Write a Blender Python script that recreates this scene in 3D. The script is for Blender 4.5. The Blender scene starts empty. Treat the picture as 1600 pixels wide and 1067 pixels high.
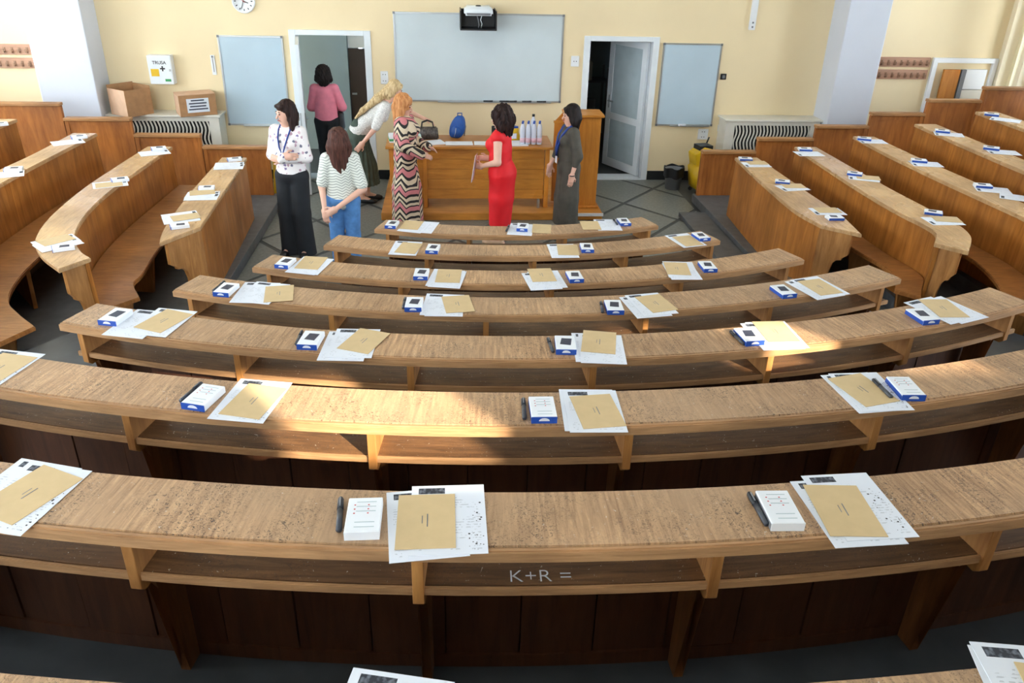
import bpy, bmesh, math, random
import numpy as np
from mathutils import Vector, Matrix

random.seed(7)
S = bpy.context.scene
COL = S.collection
RAD = math.radians

# ------------------------------------------------------------------ camera
EYE = 3.43
def look_matrix(pitch, yaw, roll):
    fwd_h = Vector((math.sin(yaw), math.cos(yaw), 0))
    right = Vector((math.cos(yaw), -math.sin(yaw), 0))
    up = Vector((0, 0, 1))
    fwd = fwd_h * math.cos(pitch) - up * math.sin(pitch)
    down = -fwd_h * math.sin(pitch) - up * math.cos(pitch)
    c, s = math.cos(roll), math.sin(roll)
    ix = right * c - down * s
    iy = right * s + down * c
    m = Matrix((ix, -iy, -fwd)).transposed().to_4x4()
    m.translation = Vector((0, 0, EYE))
    return m
cam_d = bpy.data.cameras.new('camera')
cam_d.sensor_width = 36.0
cam_d.lens = 1250.0 / 1600.0 * 36.0
cam_d.clip_start = 0.05
cam = bpy.data.objects.new('camera', cam_d)
cam.matrix_world = look_matrix(RAD(27.0), RAD(5.0), RAD(1.5))
COL.objects.link(cam)
S.camera = cam

# ------------------------------------------------------------------ sky, sun, exposure
world = bpy.data.worlds.new('sky'); S.world = world
world.use_nodes = True
bg = world.node_tree.nodes['Background']
bg.inputs[0].default_value = (0.77, 0.885, 1.0, 1)
bg.inputs[1].default_value = 9.0
sun_d = bpy.data.lights.new('sun', 'SUN')
sun_d.energy = 24.0
sun_d.angle = RAD(0.8)
sun_d.color = (1.0, 0.88, 0.70)
SUN_AZ, SUN_EL = RAD(37.0), RAD(24.0)      # light travels towards the front and the left
sun_dir = Vector((-math.sin(SUN_AZ) * math.cos(SUN_EL), math.cos(SUN_AZ) * math.cos(SUN_EL), -math.sin(SUN_EL)))
sun = bpy.data.objects.new('sun', sun_d)
sun.rotation_euler = sun_dir.to_track_quat('-Z', 'Y').to_euler()
sun.location = (4, -6, 8)
COL.objects.link(sun)
S.view_settings.view_transform = 'Standard'
S.view_settings.look = 'None'
S.view_settings.gamma = 1.0
S.view_settings.use_curve_mapping = False
S.view_settings.exposure = 0.56

# ------------------------------------------------------------------ room numbers
WALL_Y = 12.30
XL, XR, YB, CEIL = -7.55, 8.45, -2.0, 5.2
ARC = Vector((0.575, 10.91))                 # common centre of the curved desks
R_NEAR = [3.83, 4.66, 5.58, 6.445, 7.34, 8.213, 9.10, 9.99]
Z_TOP = [0.915, 1.027, 1.161, 1.322, 1.491, 1.655, 1.802, 1.937]
DEPTH = 0.285
A0, A1 = -21.5, 24.0                         # ends of the curved desks, degrees

# ------------------------------------------------------------------ helpers
def lin(r, g, b):
    f = lambda c: c / 12.92 if c <= 0.04045 else ((c + 0.055) / 1.055) ** 2.4
    return (f(r / 255), f(g / 255), f(b / 255), 1)

def add(name, me, parent=None, mat=None, loc=None, rot=None):
    o = bpy.data.objects.new(name, me)
    COL.objects.link(o)
    if parent is not None: o.parent = parent
    if mat is not None and me is not None and not me.materials: me.materials.append(mat)
    if loc is not None: o.location = loc
    if rot is not None: o.rotation_euler = rot
    return o

def tag(o, label=None, cat=None, group=None, kind=None):
    if label: o['label'] = label
    if cat: o['category'] = cat
    if group: o['group'] = group
    if kind: o['kind'] = kind
    return o

def empty(name, label=None, cat=None, loc=(0, 0, 0), rz=0.0, group=None, kind=None):
    o = bpy.data.objects.new(name, None)
    o.empty_display_size = 0.05
    o.location = loc; o.rotation_euler = (0, 0, rz)
    COL.objects.link(o)
    return tag(o, label, cat, group, kind)

def mesh_pydata(name, v, f, smooth=False):
    me = bpy.data.meshes.new(name)
    me.from_pydata([tuple(p) for p in v], [], f)
    me.validate()
    if smooth: me.polygons.foreach_set('use_smooth', [True] * len(me.polygons))
    me.update()
    return me

def bm_done(bm, name, smooth=False):
    bmesh.ops.recalc_face_normals(bm, faces=bm.faces[:])
    me = bpy.data.meshes.new(name)
    bm.to_mesh(me); bm.free()
    if smooth: me.polygons.foreach_set('use_smooth', [True] * len(me.polygons))
    return me

def bm_box(bm, x0, x1, y0, y1, z0, z1, M=None):
    r = bmesh.ops.create_cube(bm, size=1.0)
    T = Matrix.Translation(((x0 + x1) / 2, (y0 + y1) / 2, (z0 + z1) / 2)) @ Matrix.Diagonal((x1 - x0, y1 - y0, z1 - z0, 1))
    if M is not None: T = M @ T
    bmesh.ops.transform(bm, matrix=T, verts=r['verts'])
    return r['verts']

def box(name, x0, x1, y0, y1, z0, z1, mat, parent=None, bevel=0.0, loc=None, rot=None):
    bm = bmesh.new()
    bm_box(bm, x0, x1, y0, y1, z0, z1)
    if bevel: bmesh.ops.bevel(bm, geom=bm.edges[:], offset=bevel, segments=2, affect='EDGES', profile=0.5)
    return add(name, bm_done(bm, name), parent, mat, loc, rot)

def boxes(name, lst, mat, parent=None):
    bm = bmesh.new()
    for b in lst: bm_box(bm, *b)
    return add(name, bm_done(bm, name), parent, mat)

def prism(name, pts, z0, z1, mat, parent=None, bevel=0.0, uvdir=None):
    """closed outline in x,y raised from z0 to z1"""
    n = len(pts)
    v = [(p[0], p[1], z0) for p in pts] + [(p[0], p[1], z1) for p in pts]
    f = [list(range(n))[::-1], list(range(n, 2 * n))] + [[i, (i + 1) % n, n + (i + 1) % n, n + i] for i in range(n)]
    me = mesh_pydata(name, v, f)
    bm = bmesh.new(); bm.from_mesh(me)
    if bevel:
        ed = [e for e in bm.edges if all(abs(w.co.z - z1) < 1e-6 for w in e.verts)]
        bmesh.ops.bevel(bm, geom=ed, offset=bevel, segments=2, affect='EDGES')
    bmesh.ops.triangulate(bm, faces=[q for q in bm.faces if len(q.verts) > 4])
    bmesh.ops.recalc_face_normals(bm, faces=bm.faces[:])
    bm.to_mesh(me); bm.free()
    return add(name, me, parent, mat)

def profile(name, pts, t, mat, parent=None, M=None, bevel=0.0):
    """outline (u,v) in the local XZ plane, thickness t along local Y, placed by M"""
    n = len(pts)
    v = [(p[0], -t / 2, p[1]) for p in pts] + [(p[0], t / 2, p[1]) for p in pts]
    f = [list(range(n)), list(range(n, 2 * n))[::-1]] + [[i, n + i, n + (i + 1) % n, (i + 1) % n] for i in range(n)]
    bm = bmesh.new()
    vs = [bm.verts.new(p) for p in v]
    for q in f: bm.faces.new([vs[i] for i in q])
    if bevel: bmesh.ops.bevel(bm, geom=bm.edges[:], offset=bevel, segments=1, affect='EDGES')
    bmesh.ops.triangulate(bm, faces=[q for q in bm.faces if len(q.verts) > 4])
    if M is not None: bmesh.ops.transform(bm, matrix=M, verts=bm.verts[:])
    return add(name, bm_done(bm, name), parent, mat)

def lathe(name, prof, mat, parent=None, seg=16, loc=None, smooth=True, axis='Z'):
    v, f = [], []
    for r, z in prof:
        for i in range(seg):
            a = 2 * math.pi * i / seg
            v.append((r * math.cos(a), r * math.sin(a), z))
    for j in range(len(prof) - 1):
        for i in range(seg):
            f.append([j * seg + i, j * seg + (i + 1) % seg, (j + 1) * seg + (i + 1) % seg, (j + 1) * seg + i])
    f.append(list(range(seg))[::-1]); f.append([(len(prof) - 1) * seg + i for i in range(seg)])
    me = mesh_pydata(name, v, f)
    if smooth:
        for p in me.polygons: p.use_smooth = len(p.vertices) == 4
    o = add(name, me, parent, mat, loc)
    if axis == 'Y': o.rotation_euler = (RAD(90), 0, 0)
    return o

def tube(name, pts, r, mat, parent=None, seg=8, closed=False):
    P = [Vector(p) for p in pts]; n = len(P); v, f = [], []
    rad = r if isinstance(r, (list, tuple)) else [r] * n
    nrm = None
    for i in range(n):
        d = (P[min(i + 1, n - 1)] - P[max(i - 1, 0)]).normalized()
        if nrm is None:
            nrm = d.orthogonal().normalized()
        nrm = (nrm - d * nrm.dot(d)).normalized()
        b = d.cross(nrm)
        for k in range(seg):
            a = 2 * math.pi * k / seg
            v.append(P[i] + (nrm * math.cos(a) + b * math.sin(a)) * rad[i])
    for i in range(n - 1):
        for k in range(seg):
            f.append([i * seg + k, i * seg + (k + 1) % seg, (i + 1) * seg + (k + 1) % seg, (i + 1) * seg + k])
    f.append(list(range(seg))[::-1]); f.append([(n - 1) * seg + k for k in range(seg)])
    return add(name, mesh_pydata(name, v, f, True), parent, mat)

def polar(a, r):
    a = RAD(a)
    return Vector((ARC.x + r * math.sin(a), ARC.y - r * math.cos(a)))

def arc_slab(name, r0, r1, a0, a1, z0, z1, mat, parent=None, n=40, bevel=0.0):
    """curved slab between two radii with a uv map in metres (along, across)"""
    v, f, uvs = [], [], []
    for i in range(n + 1):
        a = a0 + (a1 - a0) * i / n
        for (r, z) in ((r0, z0), (r1, z0), (r1, z1), (r0, z1)):
            p = polar(a, r); v.append((p.x, p.y, z))
            uvs.append((RAD(a) * (r0 + r1) / 2, r + (z - z1)))
    for i in range(n):
        b, c = 4 * i, 4 * i + 4
        for k in range(4):
            f.append([b + k, b + (k + 1) % 4, c + (k + 1) % 4, c + k])
    f.append([3, 2, 1, 0]); f.append([4 * n, 4 * n + 1, 4 * n + 2, 4 * n + 3])
    me = mesh_pydata(name, v, f)
    uv = me.uv_layers.new(name='uv')
    for l in me.loops: uv.data[l.index].uv = uvs[l.vertex_index]
    bm = bmesh.new(); bm.from_mesh(me)
    bmesh.ops.recalc_face_normals(bm, faces=bm.faces[:])
    if bevel:
        ed = [e for e in bm.edges if all(abs(w.co.z - z1) < 1e-6 for w in e.verts) and len(e.link_faces) == 2
              and any(abs(q.normal.z) < 0.5 for q in e.link_faces)]
        bmesh.ops.bevel(bm, geom=ed, offset=bevel, segments=2, affect='EDGES')
    bm.to_mesh(me); bm.free()
    return add(name, me, parent, mat)

def smooth_path(pts, per=6):
    P = [Vector((p[0], p[1])) for p in pts]
    P = [2 * P[0] - P[1]] + P + [2 * P[-1] - P[-2]]
    out = []
    for i in range(1, len(P) - 2):
        for j in range(per):
            t = j / per
            a, b, c, d = P[i - 1], P[i], P[i + 1], P[i + 2]
            out.append(0.5 * ((2 * b) + (c - a) * t + (2 * a - 5 * b + 4 * c - d) * t * t + (3 * b - a - 3 * c + d) * t ** 3))
    out.append(P[-2])
    return out

def wall_ribbon(name, path, t, z0, z1, mat, parent=None, lean=0.0):
    """vertical board that follows a path; thickness t to the left of the path direction; lean shifts the foot"""
    v, f, uvs = [], [], []
    n = len(path); s = 0.0
    for i, p in enumerate(path):
        d = (path[min(i + 1, n - 1)] - path[max(i - 1, 0)]).normalized()
        nn = Vector((-d.y, d.x))
        if i: s += (p - path[i - 1]).length
        q = p + nn * t
        for (w, z, k) in ((p, z0, 1), (q, z0, 1), (q, z1, 0), (p, z1, 0)):
            w2 = w + nn * lean * k
            v.append((w2.x, w2.y, z)); uvs.append((s, z))
    for i in range(n - 1):
        b, c = 4 * i, 4 * i + 4
        for k in range(4): f.append([b + k, b + (k + 1) % 4, c + (k + 1) % 4, c + k])
    f.append([3, 2, 1, 0]); f.append([4 * (n - 1) + k for k in range(4)])
    me = mesh_pydata(name, v, f)
    uv = me.uv_layers.new(name='uv')
    for l in me.loops: uv.data[l.index].uv = uvs[l.vertex_index]
    bm = bmesh.new(); bm.from_mesh(me)
    bmesh.ops.recalc_face_normals(bm, faces=bm.faces[:]); bm.to_mesh(me); bm.free()
    return add(name, me, parent, mat)

def copy_tree(o, parent=None):
    c = o.copy(); COL.objects.link(c)
    if parent is not None: c.parent = parent
    for ch in o.children: copy_tree(ch, c)
    return c

# ------------------------------------------------------------------ materials
def nt_new(name):
    m = bpy.data.materials.new(name); m.use_nodes = True
    nt = m.node_tree
    return m, nt, nt.nodes['Principled BSDF']

def nd(nt, typ, **kw):
    n = nt.nodes.new(typ)
    for k, v in kw.items():
        if k in ('operation', 'blend_type', 'data_type', 'wave_type', 'bands_direction', 'feature', 'noise_dimensions', 'distance', 'vector_type', 'wave_profile', 'voronoi_dimensions'):
            setattr(n, k, v)
        else:
            n.inputs[k].default_value = v
    return n

def ramp(nt, stops, interp='LINEAR'):
    n = nt.nodes.new('ShaderNodeValToRGB'); n.color_ramp.interpolation = interp
    el = n.color_ramp.elements
    el[0].position, el[0].color = stops[0]
    el[1].position, el[1].color = stops[-1]
    for p, c in stops[1:-1]:
        e = el.new(p); e.color = c
    return n

def mixc(nt, fac, a, b, blend='MIX'):
    m = nt.nodes.new('ShaderNodeMix'); m.data_type = 'RGBA'; m.blend_type = blend
    for sock, val in ((m.inputs[0], fac), (m.inputs[6], a), (m.inputs[7], b)):
        if isinstance(val, (int, float)): sock.default_value = val
        elif isinstance(val, tuple): sock.default_value = val
        else: nt.links.new(val, sock)
    return m.outputs[2]

def math_n(nt, op, a, b=None):
    m = nt.nodes.new('ShaderNodeMath'); m.operation = op
    for i, val in enumerate((a, b)):
        if val is None: continue
        if isinstance(val, (int, float)): m.inputs[i].default_value = val
        else: nt.links.new(val, m.inputs[i])
    return m.outputs[0]

def plain(name, col, rough=0.5, metal=0.0, noise=0.0, scale=8.0, spec=0.5, bump=0.0, coat=0.0, trans=0.0):
    m, nt, p = nt_new(name)
    p.inputs['Roughness'].default_value = rough
    p.inputs['Metallic'].default_value = metal
    p.inputs['Specular IOR Level'].default_value = spec
    if coat: p.inputs['Coat Weight'].default_value = coat
    if trans: p.inputs['Transmission Weight'].default_value = trans
    tc = nt.nodes.new('ShaderNodeTexCoord')
    nz = nd(nt, 'ShaderNodeTexNoise', Scale=scale, Detail=4.0)
    nt.links.new(tc.outputs['Object'], nz.inputs['Vector'])
    c2 = tuple(max(0, c * (1 - noise)) for c in col[:3]) + (1,)
    c1 = tuple(min(1, c * (1 + noise * 0.4)) for c in col[:3]) + (1,)
    r = ramp(nt, [(0.3, c2), (0.7, c1)])
    nt.links.new(nz.outputs['Fac'], r.inputs['Fac'])
    nt.links.new(r.outputs['Color'], p.inputs['Base Color'])
    if bump:
        b = nd(nt, 'ShaderNodeBump', Strength=bump, Distance=0.01)
        nt.links.new(nz.outputs['Fac'], b.inputs['Height'])
        nt.links.new(b.outputs['Normal'], p.inputs['Normal'])
    return m

def wood(name, dark, light, coord='Object', stretch=(30, 2, 30), rough=0.45, ink=0.0, scale=1.0, spec=0.4, pale=None):
    m, nt, p = nt_new(name)
    tc = nt.nodes.new('ShaderNodeTexCoord')
    mp = nt.nodes.new('ShaderNodeMapping'); mp.inputs['Scale'].default_value = stretch
    src = tc.outputs[coord]
    nt.links.new(src, mp.inputs['Vector'])
    nz = nd(nt, 'ShaderNodeTexNoise', Scale=scale, Detail=6.0, Roughness=0.65, Distortion=0.6)
    nt.links.new(mp.outputs['Vector'], nz.inputs['Vector'])
    r = ramp(nt, [(0.28, dark), (0.5, tuple((a + b) / 2 for a, b in zip(dark, light))), (0.72, light)])
    nt.links.new(nz.outputs['Fac'], r.inputs['Fac'])
    col = r.outputs['Color']
    big = nd(nt, 'ShaderNodeTexNoise', Scale=1.7, Detail=3.0)
    nt.links.new(src, big.inputs['Vector'])
    rb = ramp(nt, [(0.3, (0.72, 0.70, 0.68, 1)), (0.7, (1.12, 1.1, 1.06, 1))])
    nt.links.new(big.outputs['Fac'], rb.inputs['Fac'])
    col = mixc(nt, 1.0, col, rb.outputs['Color'], 'MULTIPLY')
    if pale:
        pw = nd(nt, 'ShaderNodeTexNoise', Scale=1.1, Detail=4.0)
        mp3 = nt.nodes.new('ShaderNodeMapping'); mp3.inputs['Location'].default_value = (3.1, 7.7, 1.3)
        nt.links.new(src, mp3.inputs['Vector']); nt.links.new(mp3.outputs['Vector'], pw.inputs['Vector'])
        rp = ramp(nt, [(0.45, (0, 0, 0, 1)), (0.72, (0.75, 0.75, 0.75, 1))])
        nt.links.new(pw.outputs['Fac'], rp.inputs['Fac'])
        col = mixc(nt, rp.outputs['Color'], col, pale)
    if ink:
        fine = nd(nt, 'ShaderNodeTexNoise', Scale=70.0, Detail=5.0, Roughness=0.75, Distortion=2.0)
        nt.links.new(src, fine.inputs['Vector'])
        msk = nd(nt, 'ShaderNodeTexNoise', Scale=4.0, Detail=2.0)
        nt.links.new(src, msk.inputs['Vector'])
        rf = ramp(nt, [(0.53, (0, 0, 0, 1)), (0.60, (1, 1, 1, 1))])
        nt.links.new(fine.outputs['Fac'], rf.inputs['Fac'])
        rm = ramp(nt, [(0.36, (0.1, 0.1, 0.1, 1)), (0.58, (1, 1, 1, 1))])
        nt.links.new(msk.outputs['Fac'], rm.inputs['Fac'])
        fac = math_n(nt, 'MULTIPLY', rf.outputs['Color'], rm.outputs['Color'])
        fac = math_n(nt, 'MULTIPLY', fac, ink)
        col = mixc(nt, fac, col, (0.05, 0.035, 0.03, 1))
        sc = nd(nt, 'ShaderNodeTexNoise', Scale=38.0, Detail=3.0, Distortion=3.0)
        mp2 = nt.nodes.new('ShaderNodeMapping'); mp2.inputs['Location'].default_value = (5, 3, 9)
        nt.links.new(src, mp2.inputs['Vector']); nt.links.new(mp2.outputs['Vector'], sc.inputs['Vector'])
        rs = ramp(nt, [(0.70, (0, 0, 0, 1)), (0.73, (1, 1, 1, 1))])
        nt.links.new(sc.outputs['Fac'], rs.inputs['Fac'])
        col = mixc(nt, rs.outputs['Color'], col, (0.62, 0.56, 0.48, 1))
    nt.links.new(col, p.inputs['Base Color'])
    rr = ramp(nt, [(0.3, (rough + 0.12,) * 3 + (1,)), (0.7, (rough - 0.08,) * 3 + (1,))])
    nt.links.new(big.outputs['Fac'], rr.inputs['Fac'])
    nt.links.new(rr.outputs['Color'], p.inputs['Roughness'])
    p.inputs['Specular IOR Level'].default_value = spec
    b = nd(nt, 'ShaderNodeBump', Strength=0.12, Distance=0.004)
    nt.links.new(nz.outputs['Fac'], b.inputs['Height'])
    nt.links.new(b.outputs['Normal'], p.inputs['Normal'])
    return m

MAT = {}
def build_materials():
    W = MAT
    W['top'] = wood('aged_oak_top', lin(136, 100, 72), lin(220, 180, 138), 'UV', (70, 5, 1), 0.36, ink=0.9, pale=lin(176, 146, 116))
    W['edge'] = wood('oak_edge', lin(152, 114, 80), lin(198, 156, 114), 'UV', (5, 60, 5), 0.42)
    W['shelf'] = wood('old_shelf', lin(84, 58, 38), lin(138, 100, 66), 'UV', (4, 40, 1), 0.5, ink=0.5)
    W['board'] = wood('pine_board', lin(150, 98, 50), lin(196, 142, 84), 'Object', (25, 25, 3), 0.42)
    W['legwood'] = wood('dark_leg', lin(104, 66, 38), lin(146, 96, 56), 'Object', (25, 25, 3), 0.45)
    W['plank'] = wood('shaded_plank', lin(66, 38, 24), lin(104, 64, 40), 'Object', (18, 18, 2), 0.5)  # same brown wood, under-desk shadow put into its colour
    W['sidetop'] = wood('side_top', lin(176, 136, 94), lin(222, 182, 134), 'Object', (45, 5, 5), 0.27, ink=0.35, spec=0.6)
    W['panel'] = wood('veneer_panel', lin(142, 84, 32), lin(196, 130, 62), 'Object', (14, 14, 1.6), 0.36)
    W['seat'] = wood('bench_seat', lin(136, 84, 40), lin(188, 128, 70), 'Object', (6, 40, 6), 0.36)
    W['podium'] = wood('podium_wood', lin(178, 112, 40), lin(214, 148, 66), 'Object', (2.5, 20, 16), 0.35)
    W['podium_v'] = wood('podium_wood_upright', lin(184, 112, 38), lin(216, 146, 62), 'Object', (18, 18, 2), 0.35)
    W['parapet'] = wood('parapet_wood', lin(142, 82, 36), lin(190, 120, 60), 'Object', (14, 14, 1.8), 0.38)
    W['cap'] = wood('parapet_cap', lin(150, 104, 62), lin(190, 140, 92), 'Object', (3, 30, 30), 0.4)
    W['wall'] = plain('cream_paint', lin(238, 218, 177), 0.75, noise=0.05, scale=1.2, bump=0.04)
    W['wall2'] = plain('side_cream_paint', lin(245, 232, 202), 0.75, noise=0.04, scale=1.2)
    W['column'] = plain('skylit_column_paint', lin(208, 213, 224), 0.6, noise=0.03, scale=2)  # pale column, blue of the sky light put into its colour
    W['white'] = plain('white_paint', lin(232, 234, 236), 0.6, noise=0.04, scale=2)
    W['ceil'] = plain('ceiling_white', lin(238, 236, 230), 0.8, noise=0.03)
    W['pvc'] = plain('white_pvc', lin(226, 232, 236), 0.35, noise=0.04, scale=5)
    W['pvc_g'] = plain('grey_pvc_panel', lin(186, 202, 208), 0.25, noise=0.10, scale=4)
    W['alu'] = plain('aluminium', lin(186, 190, 192), 0.35, 0.8, noise=0.08)
    W['boardface'] = plain('whiteboard_face', lin(206, 218, 222), 0.22, noise=0.07, scale=1.6)
    W['boardblue'] = plain('whiteboard_bluish', lin(188, 208, 220), 0.16, noise=0.06, scale=1.6)
    W['black'] = plain('black_plastic', lin(26, 27, 29), 0.4, noise=0.2)
    W['dark'] = plain('dark_gap', lin(22, 20, 18), 0.8, noise=0.2)
    W['grey'] = plain('grey_plastic', lin(120, 122, 126), 0.45, noise=0.1)
    W['card'] = plain('cardboard', lin(176, 132, 92), 0.85, noise=0.12, scale=14)
    W['card_lit'] = plain('cardboard_lit', lin(206, 168, 138), 0.85, noise=0.08, scale=14)  # paler cardboard, brightness of the lit side put into the colour
    W['cream_rad'] = plain('radiator_enamel', lin(222, 218, 206), 0.45, noise=0.05)
    W['tile'] = plain('terrazzo_slab', lin(124, 126, 120), 0.35, noise=0.28, scale=26, bump=0.02)
    W['joint'] = plain('dark_joint', lin(64, 66, 66), 0.45, noise=0.2, scale=12)
    W['step'] = plain('grey_step', lin(92, 94, 96), 0.5, noise=0.25, scale=9)
    W['tier'] = plain('tier_lino', lin(70, 74, 78), 0.45, noise=0.25, scale=6)
    W['env'] = plain('manila_paper', lin(208, 182, 138), 0.8, noise=0.05, scale=18)
    W['blue'] = plain('blue_card', lin(34, 78, 170), 0.45, noise=0.08)
    W['boxw'] = plain('white_card', lin(232, 236, 242), 0.45, noise=0.03)
    W['print'] = plain('dark_print', lin(52, 58, 78), 0.5, noise=0.3, scale=60)
    W['ink'] = plain('ink_black', lin(34, 36, 42), 0.5, noise=0.2)
    W['paper'] = plain('plain_paper', lin(226, 230, 238), 0.7, noise=0.02)
    W['marker'] = plain('marker_barrel', lin(62, 66, 74), 0.35, noise=0.15)
    W['yellow'] = plain('yellow_plastic', lin(226, 184, 30), 0.4, noise=0.08)
    W['bluebag'] = plain('blue_nylon', lin(12, 74, 150), 0.55, noise=0.2, scale=20, bump=0.1)
    W['hook'] = plain('hook_metal', lin(150, 118, 96), 0.35, 0.5, noise=0.1)
    W['rack'] = wood('rack_board', lin(176, 132, 108), lin(206, 164, 138), 'Object', (3, 20, 30), 0.5)
    W['corr'] = plain('corridor_paint', lin(158, 174, 180), 0.6, noise=0.06, scale=2)
    W['brown'] = plain('brown_door', lin(62, 46, 36), 0.5, noise=0.15, scale=3)
    W['red'] = plain('red_plastic', lin(190, 30, 34), 0.4)
    W['green'] = plain('green_label', lin(60, 150, 92), 0.5)
    W['frame'] = plain('window_frame', lin(240, 228, 190), 0.5, noise=0.04)
    # exam sheet: a dark heading block and faint rows of print
    m, nt, p = nt_new('exam_sheet')
    p.inputs['Roughness'].default_value = 0.7
    tc = nt.nodes.new('ShaderNodeTexCoord'); sp = nt.nodes.new('ShaderNodeSeparateXYZ')
    nt.links.new(tc.outputs['Object'], sp.inputs[0])
    X, Y = sp.outputs[0], sp.outputs[1]
    def inside(v, a, b):
        return math_n(nt, 'MULTIPLY', math_n(nt, 'GREATER_THAN', v, a), math_n(nt, 'LESS_THAN', v, b))
    head = math_n(nt, 'MULTIPLY', inside(X, -0.095, -0.01), inside(Y, 0.122, 0.152))
    lines = math_n(nt, 'GREATER_THAN', math_n(nt, 'SINE', math_n(nt, 'MULTIPLY', Y, 520.0)), 0.35)
    nz = nd(nt, 'ShaderNodeTexNoise', Scale=90.0, Detail=2.0); nt.links.new(tc.outputs['Object'], nz.inputs['Vector'])
    txt = math_n(nt, 'MULTIPLY', lines, math_n(nt, 'GREATER_THAN', nz.outputs['Fac'], 0.5))
    zone = nd(nt, 'ShaderNodeTexNoise', Scale=14.0, Detail=1.0); nt.links.new(tc.outputs['Object'], zone.inputs['Vector'])
    txt = math_n(nt, 'MULTIPLY', txt, math_n(nt, 'GREATER_THAN', zone.outputs['Fac'], 0.5))
    txt = math_n(nt, 'MULTIPLY', txt, math_n(nt, 'MULTIPLY', inside(X, -0.1, 0.1), inside(Y, -0.15, 0.11)))
    c = mixc(nt, math_n(nt, 'MULTIPLY', txt, 0.30), lin(222, 227, 237), lin(70, 76, 90))
    hz = nd(nt, 'ShaderNodeTexNoise', Scale=70.0, Detail=2.0); nt.links.new(tc.outputs['Object'], hz.inputs['Vector'])
    hr = ramp(nt, [(0.45, lin(38, 42, 52)), (0.75, lin(120, 126, 138))]); nt.links.new(hz.outputs['Fac'], hr.inputs['Fac'])
    c = mixc(nt, head, c, hr.outputs['Color'])
    nt.links.new(c, p.inputs['Base Color'])
    W['sheet'] = m
    # clear window pane
    m, nt, p = nt_new('window_glass')
    tr = nt.nodes.new('ShaderNodeBsdfTransparent'); gl = nt.nodes.new('ShaderNodeBsdfGlossy'); gl.inputs['Roughness'].default_value = 0.02
    fr = nt.nodes.new('ShaderNodeFresnel'); fr.inputs[0].default_value = 1.45
    mx = nt.nodes.new('ShaderNodeMixShader'); out = nt.nodes['Material Output']
    nt.links.new(fr.outputs[0], mx.inputs[0]); nt.links.new(tr.outputs[0], mx.inputs[1]); nt.links.new(gl.outputs[0], mx.inputs[2])
    nt.links.new(mx.outputs[0], out.inputs['Surface'])
    W['glass'] = m
    # bottle plastic
    m, nt, p = nt_new('bottle_plastic')
    p.inputs['Base Color'].default_value = lin(226, 230, 244); p.inputs['Roughness'].default_value = 0.15
    p.inputs['Transmission Weight'].default_value = 0.12; p.inputs['IOR'].default_value = 1.33
    W['bottle'] = m
    W['pinklabel'] = plain('pink_label', lin(232, 190, 204), 0.4, noise=0.15, scale=30)
build_materials()
# ------------------------------------------------------------------ room shell
def wall_open(name, fixed, axis, u0, u1, z0, z1, t, holes, mat):
    """wall slab; axis 'x' runs along x at y=fixed, 'y' runs along y at x=fixed; t signed thickness outwards; holes (u0,u1,z0,z1)"""
    us = sorted({u0, u1} | {h[0] for h in holes} | {h[1] for h in holes})
    lst = []
    for a, b in zip(us[:-1], us[1:]):
        hs = sorted([h for h in holes if h[0] <= a + 1e-6 and h[1] >= b - 1e-6], key=lambda h: h[2])
        z = z0
        for h in hs:
            if h[2] > z + 1e-6: lst.append((a, b, z, h[2]))
            z = h[3]
        if z < z1 - 1e-6: lst.append((a, b, z, z1))
    f0, f1 = sorted((fixed, fixed + t))
    bl = [(a, b, f0, f1, c, d) if axis == 'x' else (f0, f1, a, b, c, d) for a, b, c, d in lst]
    return tag(boxes(name, bl, mat), kind='structure')

D1 = (-2.14, -1.15, 0.0, 2.08)       # left doorway
D2 = (2.10, 3.06, 0.0, 2.06)         # right doorway
wall_open('wall_back', WALL_Y, 'x', XL - 0.2, XR + 0.2, 0, CEIL, 0.25, [D1, D2], MAT['wall'])
WIN_Y = [(-1.7, -0.2), (0.6, 2.4), (3.3, 5.1), (6.0, 7.8), (8.5, 10.1), (10.6, 11.72), (11.82, 12.2)]  # first entry: unseen side windows added to brighten the desks near the camera
SILL, HEAD = 1.25, 4.3
wall_open('wall_right', XR, 'y', YB, WALL_Y, 0, CEIL, 0.35, [(a, b, SILL, HEAD) for a, b in WIN_Y], MAT['wall2'])
wall_open('wall_left', XL, 'y', YB, WALL_Y, 0, CEIL, -0.35, [(a, b, SILL, HEAD) for a, b in WIN_Y], MAT['wall2'])
REAR_ADDED = [(2.95, 3.98, 4.12, 4.70), (5.95, 6.63, 4.50, 5.0), (-6.6, -4.1, 1.9, 4.7), (-3.6, -1.1, 1.9, 4.7)]  # unseen openings, narrow ones shaped for sun patches, wide ones added as fill
wall_open('wall_rear', YB, 'x', XL - 0.35, XR + 0.35, 0, CEIL, -0.3, REAR_ADDED, MAT['wall2'])
tag(box('ceiling', XL - 0.3, XR + 0.3, YB - 0.3, WALL_Y + 0.25, CEIL, CEIL + 0.2, MAT['ceil']), kind='structure')

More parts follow.
